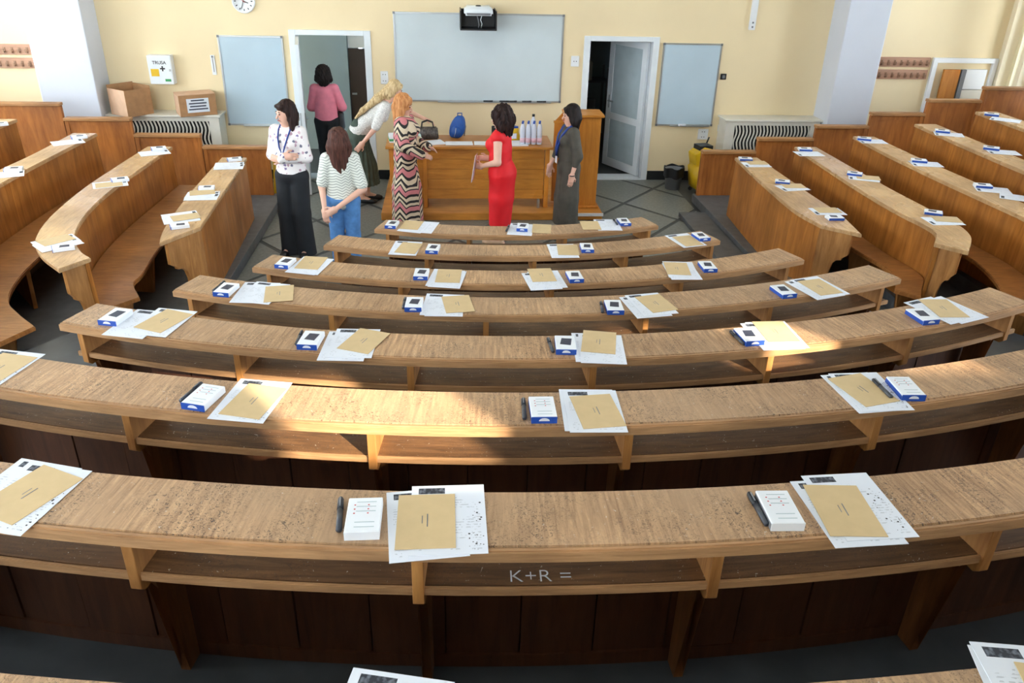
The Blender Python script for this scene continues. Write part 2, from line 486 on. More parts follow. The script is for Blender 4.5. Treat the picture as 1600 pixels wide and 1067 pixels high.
def window(n, axis, fixed, u0, u1, z0, z1, inward):
    w = empty('window_%d' % n, kind='structure')
    d = 0.06
    def bar(name, a, b, c, e, th=d):
        f0, f1 = fixed - th / 2, fixed + th / 2
        box(name, *((f0, f1, a, b, c, e) if axis == 'y' else (a, b, f0, f1, c, e)), MAT['frame'], w)
    bar('window_frame', u0, u0 + 0.07, z0, z1); bar('window_frame', u1 - 0.07, u1, z0, z1)
    bar('window_frame', u0 + 0.07, u1 - 0.07, z0, z0 + 0.07); bar('window_frame', u0 + 0.07, u1 - 0.07, z1 - 0.07, z1)
    um = (u0 + u1) / 2
    big = u1 - u0 > 1.1
    if big: bar('mullion', um - 0.03, um + 0.03, z0 + 0.07, z1 - 0.07)
    if big: bar('transom', u0 + 0.07, um - 0.03, z0 + 2.0 if z1 - z0 > 2.5 else z1 - 0.4, z0 + 2.06 if z1 - z0 > 2.5 else z1 - 0.34)
    for a, b in (((u0 + 0.07, um - 0.03), (um + 0.03, u1 - 0.07)) if big else ((u0 + 0.07, u1 - 0.07),)):
        q = ((fixed, a, z0 + 0.07), (fixed, b, z0 + 0.07), (fixed, b, z1 - 0.07), (fixed, a, z1 - 0.07))
        if axis == 'x': q = tuple((y, x, z) for x, y, z in q)
        add('pane', mesh_pydata('pane', q, [[0, 1, 2, 3]]), w, MAT['glass'])
    # portal: guides daylight sampling of the sky through this opening
    pd = bpy.data.lights.new('daylight_portal', 'AREA'); pd.shape = 'RECTANGLE'
    pd.size = u1 - u0; pd.size_y = z1 - z0; pd.cycles.is_portal = True
    po = bpy.data.objects.new('daylight_portal', pd)
    c = Vector((fixed, um, (z0 + z1) / 2)) if axis == 'y' else Vector((um, fixed, (z0 + z1) / 2))
    po.matrix_world = Matrix.Translation(c + Vector(inward) * 0.02) @ Vector(inward).to_track_quat('-Z', 'Z').to_matrix().to_4x4()
    COL.objects.link(po)
n = 1
for a, b in WIN_Y:
    window(n, 'y', XR + 0.2, a, b, SILL, HEAD, (-1, 0, 0)); n += 1
    window(n, 'y', XL - 0.2, a, b, SILL, HEAD, (1, 0, 0)); n += 1
for a, b, c, d in REAR_ADDED:
    window(n, 'x', YB - 0.15, a, b, c, d, (0, 1, 0)); n += 1

# columns standing against the back wall
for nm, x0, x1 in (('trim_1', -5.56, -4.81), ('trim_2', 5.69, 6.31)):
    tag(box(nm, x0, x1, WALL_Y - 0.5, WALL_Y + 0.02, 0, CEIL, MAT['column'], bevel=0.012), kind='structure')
for nm, x0, x1 in (('baseboard_left', -4.8, D1[0] - 0.09), ('baseboard_centre', D1[1] + 0.09, D2[0] - 0.09), ('baseboard_right', D2[1] + 0.09, 5.68)):
    tag(box(nm, x0, x1, WALL_Y - 0.015, WALL_Y, 0, 0.14, MAT['black']), kind='structure')

# floor of dark bands with pale terrazzo slabs set on the diagonal
fl = tag(box('floor', XL - 0.3, XR + 0.3, YB - 0.3, WALL_Y + 0.02, -0.12, -0.006, MAT['joint']), kind='structure')
def clip(poly, rect):
    x0, x1, y0, y1 = rect
    for ax, lim, sg in ((0, x0, 1), (0, x1, -1), (1, y0, 1), (1, y1, -1)):
        out = []
        for i in range(len(poly)):
            p, q = poly[i], poly[(i + 1) % len(poly)]
            pi, qi = sg * (p[ax] - lim) >= 0, sg * (q[ax] - lim) >= 0
            if pi: out.append(p)
            if pi != qi:
                t = (lim - p[ax]) / (q[ax] - p[ax])
                out.append((p[0] + t * (q[0] - p[0]), p[1] + t * (q[1] - p[1])))
        poly = out
        if not poly: break
    return poly
T, G = 0.98, 0.06
for i in range(-12, 13):
    for j in range(-12, 13):
        u0, v0 = i * T, j * T
        pts = []
        for du, dv in ((G / 2, G / 2), (T - G / 2, G / 2), (T - G / 2, T - G / 2), (G / 2, T - G / 2)):
            u, v = u0 + du, v0 + dv
            pts.append((2.53 + (u - v) * 0.62, 11.03 + (u + v) * 0.76))
        pg = clip(pts, (-2.9, 3.5, 6.9, WALL_Y))
        if len(pg) >= 3:
            prism('floor_slab', pg, -0.006, 0.0, MAT['tile'], fl)

# raised tiers under the curved desks
for k in range(8):
    z = Z_TOP[k] - 0.76
    r0 = R_NEAR[k] - DEPTH - 0.03
    r1 = (R_NEAR[k + 1] - DEPTH - 0.03) if k < 7 else r0 + 2.4
    tag(arc_slab('floor_tier', r0, r1, -35.0, 38.0, -0.05, z, MAT['tier'], n=30), kind='structure')
# platforms under the side blocks
LZ = [0.12, 0.25, 0.40, 0.55, 0.70]; LX = [-2.30, -3.30, -4.20, -5.10, -6.0, XL]
RZ = [0.12, 0.265, 0.42, 0.575, 0.74]; RX = [3.55, 4.46, 5.24, 6.02, 6.80, XR]
for i in range(5):
    tag(box('floor_platform', LX[i + 1], LX[i], 5.0 if i > 1 else 6.2, 11.12, 0, LZ[i], MAT['step'], bevel=0.006), kind='structure')
    tag(box('floor_platform', RX[i], RX[i + 1], 5.0 if i > 1 else 6.2, 11.12, 0, RZ[i], MAT['step'], bevel=0.006), kind='structure')
tag(box('floor_step', 3.18, 3.549, 6.9, 10.45, 0, 0.06, MAT['step'], bevel=0.006), kind='structure')

# corridor and store room behind the doorways
tag(box('floor_corridor', -6.0, 6.5, WALL_Y + 0.02, 16.2, -0.12, -0.004, MAT['joint']), kind='structure')
tag(box('wall_corridor', -6.0, -1.46, 14.2, 14.4, 0, 2.7, MAT['corr']), kind='structure')
tag(box('wall_corridor_far', -1.52, 6.5, 15.6, 15.8, 0, 2.7, MAT['corr']), kind='structure')
tag(box('wall_partition', 0.2, 0.4, WALL_Y + 0.25, 15.6, 0, 2.7, MAT['corr']), kind='structure')
tag(box('wall_store_side', 4.6, 4.8, WALL_Y + 0.25, 15.6, 0, 2.7, MAT['corr']), kind='structure')
tag(box('ceiling_corridor', -6.0, 6.5, WALL_Y + 0.25, 15.8, 2.7, 2.8, MAT['ceil']), kind='structure')
d4 = empty('door_4', kind='structure')
box('leaf', -1.61, -1.30, 14.10, 14.14, 0, 1.68, MAT['brown'], d4)
box('door_frame', -1.72, -1.62, 14.08, 14.19, 0, 2.6, MAT['corr'], d4)
box('door_frame', -1.29, -1.20, 14.08, 14.19, 0, 2.6, MAT['dark'], d4)
box('transom_panel', -1.61, -1.30, 14.12, 14.16, 1.69, 2.6, MAT['white'], d4)
box('door_handle', -1.58, -1.50, 14.06, 14.095, 0.95, 0.98, MAT['alu'], d4)

def door_frame(d, x0, x1, h, mat):
    y0, y1 = WALL_Y - 0.03, WALL_Y + 0.26
    for nm, b in (('frame_jamb', (x0 - 0.08, x0 + 0.015, y0, y1, 0, h + 0.07)), ('frame_jamb', (x1 - 0.015, x1 + 0.08, y0, y1, 0, h + 0.07)),
                  ('frame_head', (x0 + 0.015, x1 - 0.015, y0, y1, h, h + 0.07))):
        box(nm, *b, mat, d, 0.006)
    box('threshold', x0, x1, WALL_Y - 0.03, WALL_Y + 0.26, 0, 0.02, MAT['pvc'], d)

def door_leaf(d, hinge, ang, w, h, flip):
    """panelled white leaf; local x runs from the hinge"""
    e = add('leaf', None, d); e.location = (hinge[0], hinge[1], 0.03); e.rotation_euler = (0, 0, ang)
    t = 0.045
    bm = bmesh.new()
    for b in ((0, 0.11, -t / 2, t / 2, 0, h), (w - 0.11, w, -t / 2, t / 2, 0, h), (0.11, w - 0.11, -t / 2, t / 2, 0, 0.13),
              (0.11, w - 0.11, -t / 2, t / 2, h - 0.11, h), (0.11, w - 0.11, -t / 2, t / 2, 0.76, 0.86)): bm_box(bm, *b)
    add('leaf_frame', bm_done(bm, 'leaf_frame'), e, MAT['pvc'])
    box('lower_panel', 0.11, w - 0.11, -0.010, 0.010, 0.13, 0.76, MAT['pvc_g'], e)
    box('upper_panel', 0.11, w - 0.11, -0.010, 0.010, 0.86, h - 0.11, MAT['pvc_g'], e)
    for s in (-1, 1):
        box('door_handle', w - 0.09, w - 0.07, s * 0.03 - 0.01, s * 0.03 + 0.01, 0.93, 1.13, MAT['alu'], e)
        box('door_handle', w - 0.20, w - 0.07, s * 0.055 - 0.008, s * 0.055 + 0.008, 1.03, 1.05, MAT['alu'], e)
d1 = empty('door_1', kind='structure'); door_frame(d1, D1[0], D1[1], D1[3], MAT['pvc'])
door_leaf(d1, (D1[0] + 0.03, WALL_Y - 0.01), RAD(-81), 0.95, 2.03, 1)
d2 = empty('door_2', kind='structure'); door_frame(d2, D2[0], D2[1], D2[3], MAT['pvc'])
door_leaf(d2, (D2[1] - 0.04, WALL_Y + 0.10), RAD(180 - 63), 0.90, 2.01, 1)
d3 = empty('door_3', kind='structure')
for nm, b, m in (('frame_jamb', (7.40, 7.47, WALL_Y - 0.05, WALL_Y - 0.001, 0.75, 1.9), 'white'), ('frame_head', (7.47, 8.36, WALL_Y - 0.05, WALL_Y - 0.001, 1.83, 1.9), 'white'),
                 ('frame_jamb', (8.36, 8.43, WALL_Y - 0.05, WALL_Y - 0.001, 0.75, 1.9), 'white'), ('leaf', (7.58, 7.84, WALL_Y - 0.09, WALL_Y - 0.052, 0.75, 1.74), 'podium_v'),
                 ('side_panel', (7.86, 7.93, WALL_Y - 0.10, WALL_Y - 0.052, 0.75, 1.74), 'grey'), ('upper_panel', (7.94, 8.28, WALL_Y - 0.07, WALL_Y - 0.001, 1.45, 1.74), 'white'),
                 ('lower_panel', (7.94, 8.28, WALL_Y - 0.07, WALL_Y - 0.001, 0.75, 1.44), 'cream_rad')):
    box(nm, *b, MAT[m], d3)

# ------------------------------------------------------------------ curved desks
ORD = ['first', 'second', 'third', 'fourth', 'fifth', 'sixth', 'seventh', 'eighth']
SUPPORTS = [[-17.5, -5.8, 8.0, 21.4], [-19.3, -9.4, 1.8, 11.8, 22.6], [-20.2, -9.6, 1.8, 12.2, 22.4], [-20.5, -11.8, -3.1, 6.0, 13.9, 22.6],
            [-20.6, -13.3, -6.1, 1.3, 9.0, 16.2, 22.8], [-20.6, -13.6, -6.3, 1.1, 9.0, 16.4, 22.8], [-20.6, -15.5, -9.9, -4.3, 1.5, 7.5, 13.2, 18.4, 22.8],
            [-20.0, -14.0, -8.0, -2.0, 4.0, 10.0, 16.0, 22.0]]
def radial(a, r, z=0.0):
    """matrix: local x towards the audience (growing radius), local y along the desk"""
    p = polar(a, r)
    return Matrix.Translation((p.x, p.y, z)) @ Matrix.Rotation(RAD(a) - math.pi / 2, 4, 'Z')
for k in range(8):
    rn, zt = R_NEAR[k], Z_TOP[k]
    rf = rn - DEPTH
    zb = zt - 0.76
    a0, a1 = (A0, A1) if k else (-19.4, 22.8)
    if k == 1: a0, a1 = -20.6, 23.5
    lab = '%s curved wooden desk counted from the podium, with an open shelf under its top' % ORD[k]
    e = empty('curved_desk', lab, 'desk', (ARC.x, ARC.y - rn + 0.14, zb), group='curved desks facing the whiteboard')
    inv = e.matrix_basis.inverted()
    def own(o):
        o.parent = e; o.matrix_parent_inverse = inv; return o
    own(arc_slab('desktop', rf, rn - 0.022, a0, a1, zt - 0.038, zt, MAT['top'], n=56, bevel=0.004))
    own(arc_slab('edge_strip', rn - 0.0225, rn, a0, a1, zt - 0.044, zt - 0.001, MAT['edge'], n=56, bevel=0.006))
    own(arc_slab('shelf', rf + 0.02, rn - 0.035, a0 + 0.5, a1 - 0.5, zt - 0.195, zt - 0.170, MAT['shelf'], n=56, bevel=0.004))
    own(arc_slab('shelf_edge', rn - 0.0345, rn - 0.022, a0 + 0.5, a1 - 0.5, zt - 0.197, zt - 0.168, MAT['edge'], n=56, bevel=0.003))
    sup = [a for a in SUPPORTS[k] if a0 < a < a1]
    for a in sup:
        M = radial(a, rf, zt)
        own(profile('support', [(0.02, -0.040), (DEPTH - 0.012, -0.040), (DEPTH - 0.012, -0.225), (DEPTH - 0.035, -0.245), (0.10, -0.245), (0.02, -0.20)], 0.036, MAT['board'], None, M, 0.002))
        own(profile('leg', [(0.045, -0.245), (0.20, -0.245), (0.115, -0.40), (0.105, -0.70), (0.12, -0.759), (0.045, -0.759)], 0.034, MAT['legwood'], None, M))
    npl = int(round(RAD(a1 - a0) * rf / 0.27))
    for i in range(npl):
        b0 = a0 + 0.4 + (a1 - a0 - 0.8) * i / npl; b1 = a0 + 0.4 + (a1 - a0 - 0.8) * (i + 1) / npl
        g = math.degrees(0.003 / rf)
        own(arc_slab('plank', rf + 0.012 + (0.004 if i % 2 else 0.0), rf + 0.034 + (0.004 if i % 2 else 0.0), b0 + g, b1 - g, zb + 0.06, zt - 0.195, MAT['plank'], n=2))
    own(arc_slab('light_stop_board', rf + 0.001, rf + 0.0115, a0 + 0.4, a1 - 0.4, zb + 0.001, zt - 0.20, MAT['plank'], n=40))  # added behind the planks to stop light showing through the gaps
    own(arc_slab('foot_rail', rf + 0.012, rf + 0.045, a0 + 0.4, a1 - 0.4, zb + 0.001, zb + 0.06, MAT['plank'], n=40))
    if k == 6:
        cu = bpy.data.curves.new('scratched_letters', 'FONT'); cu.body = 'K+R ='; cu.size = 0.075; cu.extrude = 0.0006; cu.offset = -0.0012
        to = bpy.data.objects.new('tmp_letters', cu); COL.objects.link(to)
        me = bpy.data.meshes.new_from_object(to.evaluated_get(bpy.context.evaluated_depsgraph_get()))
        bpy.data.objects.remove(to)
        o = add('scratched_letters', me, None, MAT['paper'])
        p = polar(-2.55, rn - 0.052)
        o.location = (p.x, p.y, zt - 0.1695); o.rotation_euler = (0, 0, RAD(-1.7))
        own(o); o['label'] = 'white scratched letters on the shelf'

# ------------------------------------------------------------------ straight side desks and benches
SIDE = {
 'L1': (0.90, [(-2.46, 10.02), (-2.40, 8.9), (-2.36, 8.0), (-2.33, 7.40)], [(-2.76, 10.02), (-2.74, 8.9), (-2.69, 7.8), (-2.63, 7.25), (-2.57, 6.97)]),
 'L2': (1.03, [(-3.33, 10.02), (-3.36, 9.2), (-3.39, 8.3), (-3.35, 7.5), (-3.22, 6.85), (-3.03, 6.46), (-2.87, 6.27)], [(-3.62, 10.02), (-3.66, 9.1), (-3.68, 8.2), (-3.62, 7.3), (-3.49, 6.72), (-3.30, 6.36), (-3.02, 6.03)]),
 'L3': (1.185, [(-4.18, 10.02), (-4.22, 9.2), (-4.26, 8.2), (-4.24, 7.3), (-4.10, 6.5), (-3.8, 5.8), (-3.5, 5.4)], [(-4.46, 10.02), (-4.47, 9.0), (-4.52, 8.2), (-4.52, 7.2), (-4.38, 6.35), (-4.06, 5.6), (-3.7, 5.18)]),
 'L4': (1.345, [(-5.06, 10.02), (-5.1, 9.0), (-5.12, 8.0), (-5.08, 7.0), (-4.85, 6.1), (-4.45, 5.3)], [(-5.36, 10.02), (-5.4, 9.0), (-5.42, 8.0), (-5.36, 6.95), (-5.12, 5.95), (-4.68, 5.1)]),
 'R1': (0.90, [(3.74, 10.13), (3.69, 9.3), (3.66, 8.6), (3.65, 7.87), (3.73, 7.41)], [(4.04, 10.13), (4.06, 9.3), (4.07, 8.5), (4.09, 7.8), (4.02, 7.14)]),
 'R2': (1.045, [(4.51, 10.12), (4.47, 8.9), (4.46, 8.1), (4.48, 7.4), (4.53, 7.0), (4.51, 6.75), (4.35, 6.49)], [(4.80, 10.12), (4.81, 9.05), (4.83, 8.1), (4.87, 7.4), (4.88, 7.0), (4.80, 6.66), (4.54, 6.27)]),
 'R3': (1.19, [(5.26, 10.1), (5.24, 9.0), (5.27, 8.0), (5.31, 7.3), (5.33, 6.7), (5.2, 6.1), (4.95, 5.65)], [(5.54, 10.1), (5.55, 9.0), (5.60, 8.0), (5.64, 7.2), (5.64, 6.5), (5.46, 5.85), (5.17, 5.40)]),
 'R4': (1.355, [(6.05, 10.1), (6.0, 9.0), (5.98, 7.7), (6.05, 6.6), (5.95, 5.8), (5.6, 5.05)], [(6.34, 10.1), (6.32, 9.0), (6.30, 7.7), (6.37, 6.5), (6.23, 5.6), (5.83, 4.85)]),
 'R5': (1.52, [(6.83, 10.1), (6.78, 9.0), (6.76, 7.5), (6.8, 6.3), (6.6, 5.4)], [(7.12, 10.1), (7.10, 9.0), (7.08, 7.5), (7.12, 6.2), (6.88, 5.2)]),
}
NEARBY = {'L': 'in the block near the cardboard boxes', 'R': 'in the block near the rubbish bin'}
paths = {}
for key, (zt, inn, out) in SIDE.items():
    side, i = key[0], int(key[1]) - 1
    inn, out = smooth_path(inn), smooth_path(out)
    paths[key] = inn
    zb = (LZ if side == 'L' else RZ)[i]
    e = empty('side_desk', '%s long side desk from the aisle, %s' % (ORD[i], NEARBY[side]), 'desk', (inn[0].x, inn[0].y, zb), group='long side desks')
    inv = e.matrix_basis.inverted()
    def own(o):
        o.parent = e; o.matrix_parent_inverse = inv; return o
    own(prism('desktop', [(p.x, p.y) for p in inn + out[::-1]], zt - 0.035, zt, MAT['sidetop'], bevel=0.005))
    # the path runs away from the wall; the panel hangs just inside the inner edge
    sgn = 1 if side == 'R' else -1
    front = []
    for j, p in enumerate(inn):
        d = (inn[min(j + 1, len(inn) - 1)] - inn[max(j - 1, 0)]).normalized()
        nn = Vector((-d.y, d.x)) * (1 if side == 'R' else -1)
        front.append(p + nn * 0.02)
    own(wall_ribbon('front_panel', front, 0.03 * sgn, zb + 0.001, zt - 0.035, MAT['panel'], lean=-0.02 * sgn))
    own(wall_ribbon('inner_shelf', [p + (q - p) * 0.25 for p, q in zip(inn, [out[min(len(out) - 1, int(j * len(out) / len(inn)))] for j in range(len(inn))])][:-2], 0.02 * sgn, zt - 0.19, zt - 0.035, MAT['board']))
    # shaped board closing the end by the aisle
    a, b = inn[-1], out[-1]
    w = (b - a).length - 0.05
    ang = math.atan2((b - a).y, (b - a).x)
    back = (inn[-2] - inn[-1]).normalized() * 0.045
    M = Matrix.Translation((a.x + back.x, a.y + back.y, zb)) @ Matrix.Rotation(ang, 4, 'Z')
    h = zt - zb - 0.036
    own(profile('end_panel', [(0.025, 0.002), (w * 0.52, 0.002), (w * 0.55, h * 0.45), (w * 0.60, h * 0.56), (w * 0.70, h * 0.62), (w * 0.84, h * 0.63), (w * 0.84, h * 0.66), (w, h * 0.72), (w, h), (0.025, h)],
                0.045, MAT['board'], None, M, 0.003))
    # far end board by the parapet
    a, b = inn[0], out[0]
    own(box('far_panel', min(a.x, b.x) + 0.03, max(a.x, b.x) - 0.03, a.y - 0.05, a.y - 0.012, zb + 0.001, zt - 0.036, MAT['panel']))

BENCH = {
 'L2': (0.555, [(-2.95, 10.0), (-2.91, 8.8), (-2.88, 7.8), (-2.82, 7.1), (-2.82, 6.86), (-2.67, 6.56)], (-2.82, 6.37)),
 'L3': (0.68, [(-3.83, 10.0), (-3.80, 8.6), (-3.76, 7.4), (-3.71, 6.75), (-3.58, 6.25), (-3.38, 5.98), (-3.15, 5.74)], (-3.28, 5.47)),
 'L4': (0.83, [(-4.75, 10.0), (-4.72, 8.5), (-4.70, 7.2), (-4.5, 6.2), (-4.12, 5.45)], (-4.3, 5.2)),
 'R2': (0.60, [(4.20, 10.1), (4.18, 9.0), (4.18, 8.1), (4.20, 7.5), (4.27, 7.0), (4.22, 6.72), (4.08, 6.47)], (4.24, 6.30)),
 'R3': (0.73, [(4.98, 10.1), (4.96, 9.0), (4.98, 8.0), (5.02, 7.3), (5.04, 6.8), (4.90, 6.25), (4.66, 5.83)], (4.80, 5.62)),
 'R4': (0.88, [(5.76, 10.1), (5.71, 9.0), (5.69, 7.8), (5.74, 6.7), (5.62, 5.95), (5.3, 5.25)], (5.45, 5.05)),
 'R5': (1.03, [(6.54, 10.1), (6.49, 9.0), (6.47, 7.6), (6.5, 6.4), (6.32, 5.6)], (6.46, 5.4)),
}
for key, (zs, inn, tip) in BENCH.items():
    side, i = key[0], int(key[1]) - 1
    zb = (LZ if side == 'L' else RZ)[i - 1]
    back = [p for p in paths[key]]
    pin = smooth_path(inn)
    e = empty('bench', 'wooden bench seat behind the %s side desk %s' % (ORD[i - 1], NEARBY[side]), 'bench', (pin[0].x, pin[0].y, zb), group='bench seats of the side blocks')
    inv = e.matrix_basis.inverted()
    outline = [(p.x, p.y) for p in pin] + [tip] + [(p.x, p.y) for p in back[::-1]]
    o = prism('seat', outline, zs - 0.035, zs, MAT['seat'], bevel=0.006); o.parent = e; o.matrix_parent_inverse = inv
    for f in (0.0, 0.45, 0.86):
        p = pin[int(f * (len(pin) - 1))]; q = back[int(f * (len(back) - 1))]
        d = (q - p); ang = math.atan2(d.y, d.x)
        M = Matrix.Translation((p.x, p.y, zb)) @ Matrix.Rotation(ang, 4, 'Z')
        o = profile('seat_support', [(0.10, 0.001), (d.length - 0.03, 0.001), (d.length - 0.03, zs - zb - 0.036), (0.03, zs - zb - 0.036), (0.06, zs - zb - 0.16)], 0.035, MAT['board'], None, M)
        o.parent = e; o.matrix_parent_inverse = inv

# ------------------------------------------------------------------ stepped parapet
PAR = {'L': [(-3.27, -2.40, 0.80), (-4.13, -3.27, 0.955), (-4.98, -4.13, 1.16), (-5.90, -4.98, 1.345), (-6.80, -5.90, 1.53)],
       'R': [(3.58, 4.36, 0.77), (4.36, 5.17, 0.955), (5.17, 5.935, 1.135), (5.935, 6.715, 1.315), (6.715, 7.495, 1.505), (7.495, 8.3, 1.68)]}
for side, lst in PAR.items():
    for i, (x0, x1, z) in enumerate(lst):
        zs = LZ if side == 'L' else RZ
        zb = zs[min(i, 4)]
        near = 'cardboard boxes' if side == 'L' else 'rubbish bin'
        e = empty('parapet_panel', '%s step up of the wooden parapet near the %s' % (ORD[i], near), 'panel', ((x0 + x1) / 2, 11.05, zb), group='stepped parapet panels')
        inv = e.matrix_basis.inverted()
        def own(o):
            o.parent = e; o.matrix_parent_inverse = inv; return o
        xa, xb = x0 + 0.004, x1 - 0.004
        own(box('board', xa + 0.05, xb - 0.05, 11.035, 11.06, zb + 0.001, z - 0.05, MAT['parapet']))
        own(box('post', xa, xa + 0.05, 11.015, 11.075, zb + 0.001, z - 0.04, MAT['parapet'], bevel=0.004))
        own(box('post', xb - 0.05, xb, 11.015, 11.075, zb + 0.001, z - 0.04, MAT['parapet'], bevel=0.004))
        own(box('top_rail', xa + 0.05, xb - 0.05, 11.025, 11.07, z - 0.10, z - 0.04, MAT['parapet']))
        own(box('cap', xa, xb, 10.985, 11.105, z - 0.04, z, MAT['cap'], bevel=0.008))
# ------------------------------------------------------------------ things on the back wall
WY = WALL_Y
def whiteboard(label, x0, x1, z0, z1, face, pens):
    e = empty('whiteboard', label, 'whiteboard', ((x0 + x1) / 2, WY, z0))
    inv = e.matrix_basis.inverted()
    def own(o):
        o.parent = e; o.matrix_parent_inverse = inv; return o
    own(box('writing_surface', x0 + 0.02, x1 - 0.02, WY - 0.018, WY - 0.002, z0 + 0.02, z1 - 0.02, MAT[face]))
    own(box('frame_rail', x0, x0 + 0.022, WY - 0.026, WY - 0.001, z0 + 0.022, z1 - 0.022, MAT['alu'])); own(box('frame_rail', x1 - 0.022, x1, WY - 0.026, WY - 0.001, z0 + 0.022, z1 - 0.022, MAT['alu']))
    own(box('frame_rail', x0, x1, WY - 0.026, WY - 0.001, z0, z0 + 0.022, MAT['alu'])); own(box('frame_rail', x0, x1, WY - 0.026, WY - 0.001, z1 - 0.022, z1, MAT['alu']))
    own(box('pen_tray', x0 + 0.25 * (x1 - x0), x1 - 0.06 * (x1 - x0), WY - 0.075, WY - 0.027, z0 - 0.004, z0 + 0.006, MAT['alu']))
    for cx, cz in ((x0 + 0.012, z0 + 0.012), (x1 - 0.012, z0 + 0.012), (x0 + 0.012, z1 - 0.012), (x1 - 0.012, z1 - 0.012)):
        own(box('corner_cap', cx - 0.016, cx + 0.016, WY - 0.030, WY - 0.0265, cz - 0.016, cz + 0.016, MAT['grey']))
whiteboard('large wide whiteboard above the wooden podium desk', -0.74, 1.71, 1.18, 2.41, 'boardface', 5)
whiteboard('narrow bluish whiteboard between the cardboard boxes and the open door', -3.215, -2.31, 0.81, 2.06, 'boardblue', 0)
whiteboard('narrow bluish whiteboard beside the half open white panelled door', 3.20, 4.09, 0.85, 2.05, 'boardblue', 1)
for x, col in ((0.62, 'black'), (0.86, 'black'), (0.98, 'black'), (1.20, 'ink'), (1.42, 'black')):
    o = tag(tube('board_marker', [(x - 0.07, WY - 0.052, 1.198), (x + 0.03, WY - 0.052, 1.198), (x + 0.031, WY - 0.052, 1.198), (x + 0.07, WY - 0.052, 1.198)], [0.010, 0.010, 0.0115, 0.0115], MAT[col]),
            'black marker pen lying on the tray of the large whiteboard', 'marker', 'markers on the whiteboard tray')
tag(box('board_eraser', 3.55, 3.67, WY - 0.072, WY - 0.03, 0.857, 0.885, MAT['paper'], bevel=0.005), 'small white eraser on the tray of the narrow whiteboard by the white door', 'eraser')

# clock
e = empty('wall_clock', 'round white wall clock with a red hand', 'clock', (-2.79, WY, 2.51))
lathe('clock_case', [(0.155, 0.0), (0.16, 0.02), (0.155, 0.04), (0.14, 0.04), (0.138, 0.03), (0.001, 0.03)], MAT['white'], e, 32, axis='Y')
for i in range(12):
    a = i * math.pi / 6
    box('hour_mark', -0.006, 0.006, -0.033, -0.0305, 0.100, 0.125, MAT['ink'], e, rot=(0, a, 0))
box('hour_hand', -0.006, 0.006, -0.036, -0.034, -0.01, 0.07, MAT['ink'], e, rot=(0, RAD(110), 0))
box('minute_hand', -0.004, 0.004, -0.039, -0.037, -0.015, 0.105, MAT['ink'], e, rot=(0, RAD(200), 0))
box('second_hand', -0.0025, 0.0025, -0.042, -0.040, -0.03, 0.12, MAT['red'], e, rot=(0, RAD(-50), 0))

# first aid cabinet
e = empty('first_aid_cabinet', 'white wall cabinet for first aid with a black cross and yellow sticker', 'cabinet', (-4.03, WY, 1.40))
box('cabinet_body', -0.165, 0.165, -0.13, -0.001, 0, 0.39, MAT['white'], e, 0.006)
box('cabinet_door', -0.155, 0.155, -0.138, -0.131, 0.01, 0.38, MAT['pvc'], e)
box('sticker', -0.13, -0.02, -0.140, -0.1385, 0.11, 0.21, MAT['yellow'], e)
box('green_stripe', 0.05, 0.13, -0.140, -0.1385, 0.04, 0.075, MAT['green'], e)
box('cross', 0.0, 0.07, -0.140, -0.1385, 0.205, 0.225, MAT['ink'], e); box('cross', 0.025, 0.045, -0.1415, -0.1401, 0.18, 0.25, MAT['ink'], e)
def text(name, body, size, mat, parent, loc, rot, bold=0.0):
    cu = bpy.data.curves.new(name, 'FONT'); cu.body = body; cu.size = size; cu.extrude = 0.0004; cu.offset = bold; cu.align_x = 'CENTER'
    to = bpy.data.objects.new('tmp_text', cu); COL.objects.link(to)
    me = bpy.data.meshes.new_from_object(to.evaluated_get(bpy.context.evaluated_depsgraph_get()))
    bpy.data.objects.remove(to); me.materials.clear()
    return add(name, me, parent, mat, loc, rot)
text('lettering', 'TRUSA', 0.062, MAT['ink'], e, (0.0, -0.1395, 0.275), (RAD(90), 0, 0), 0.001)
box('lock', 0.125, 0.145, -0.15, -0.1385, 0.18, 0.21, MAT['alu'], e)

# thermometer, switches, sockets, conduit
e = empty('wall_thermometer', 'slim white wall thermometer beside the bluish whiteboard', 'thermometer', (-3.32, WY, 1.52))
box('backplate', -0.03, 0.03, -0.012, -0.001, 0, 0.27, MAT['white'], e, 0.005); box('tube', -0.004, 0.004, -0.016, -0.0125, 0.04, 0.23, MAT['grey'], e); box('hanger', -0.012, 0.012, -0.016, -0.0125, 0.235, 0.262, MAT['grey'], e)
e = empty('cable_conduit', 'white vertical cable conduit ending above the narrow whiteboard', 'conduit', (4.49, WY, 2.25))
box('channel', -0.045, 0.045, -0.05, -0.001, 0, 2.4, MAT['white'], e, 0.004)
for z in (0.03, 0.09): box('screw', -0.012, 0.012, -0.055, -0.0505, z, z + 0.024, MAT['grey'], e)
e = empty('black_switch', 'small square black wall switch beside the narrow whiteboard', 'switch', (4.17, WY, 1.54)); box('plate', -0.045, 0.045, -0.02, -0.001, 0, 0.085, MAT['black'], e, 0.005); box('rocker', -0.02, 0.02, -0.027, -0.0205, 0.02, 0.065, MAT['grey'], e)
def socket(label, x, z, w, h, nh):
    e = empty('wall_socket', label, 'socket', (x, WY, z))
    box('plate', -w / 2, w / 2, -0.022, -0.001, 0, h, MAT['white'], e, 0.006)
    for i in range(nh):
        zz = h * (i + 0.5) / nh
        for s in (-1, 1): box('pin_hole', s * 0.018 - 0.006, s * 0.018 + 0.006, -0.0245, -0.0225, zz - 0.006, zz + 0.006, MAT['ink'], e)
socket('white double wall socket under the narrow whiteboard near the bin', 3.97, 0.64, 0.16, 0.16, 2)
socket('single white wall plate beside the radiator cover near the bin', 4.24, 0.77, 0.10, 0.10, 1)
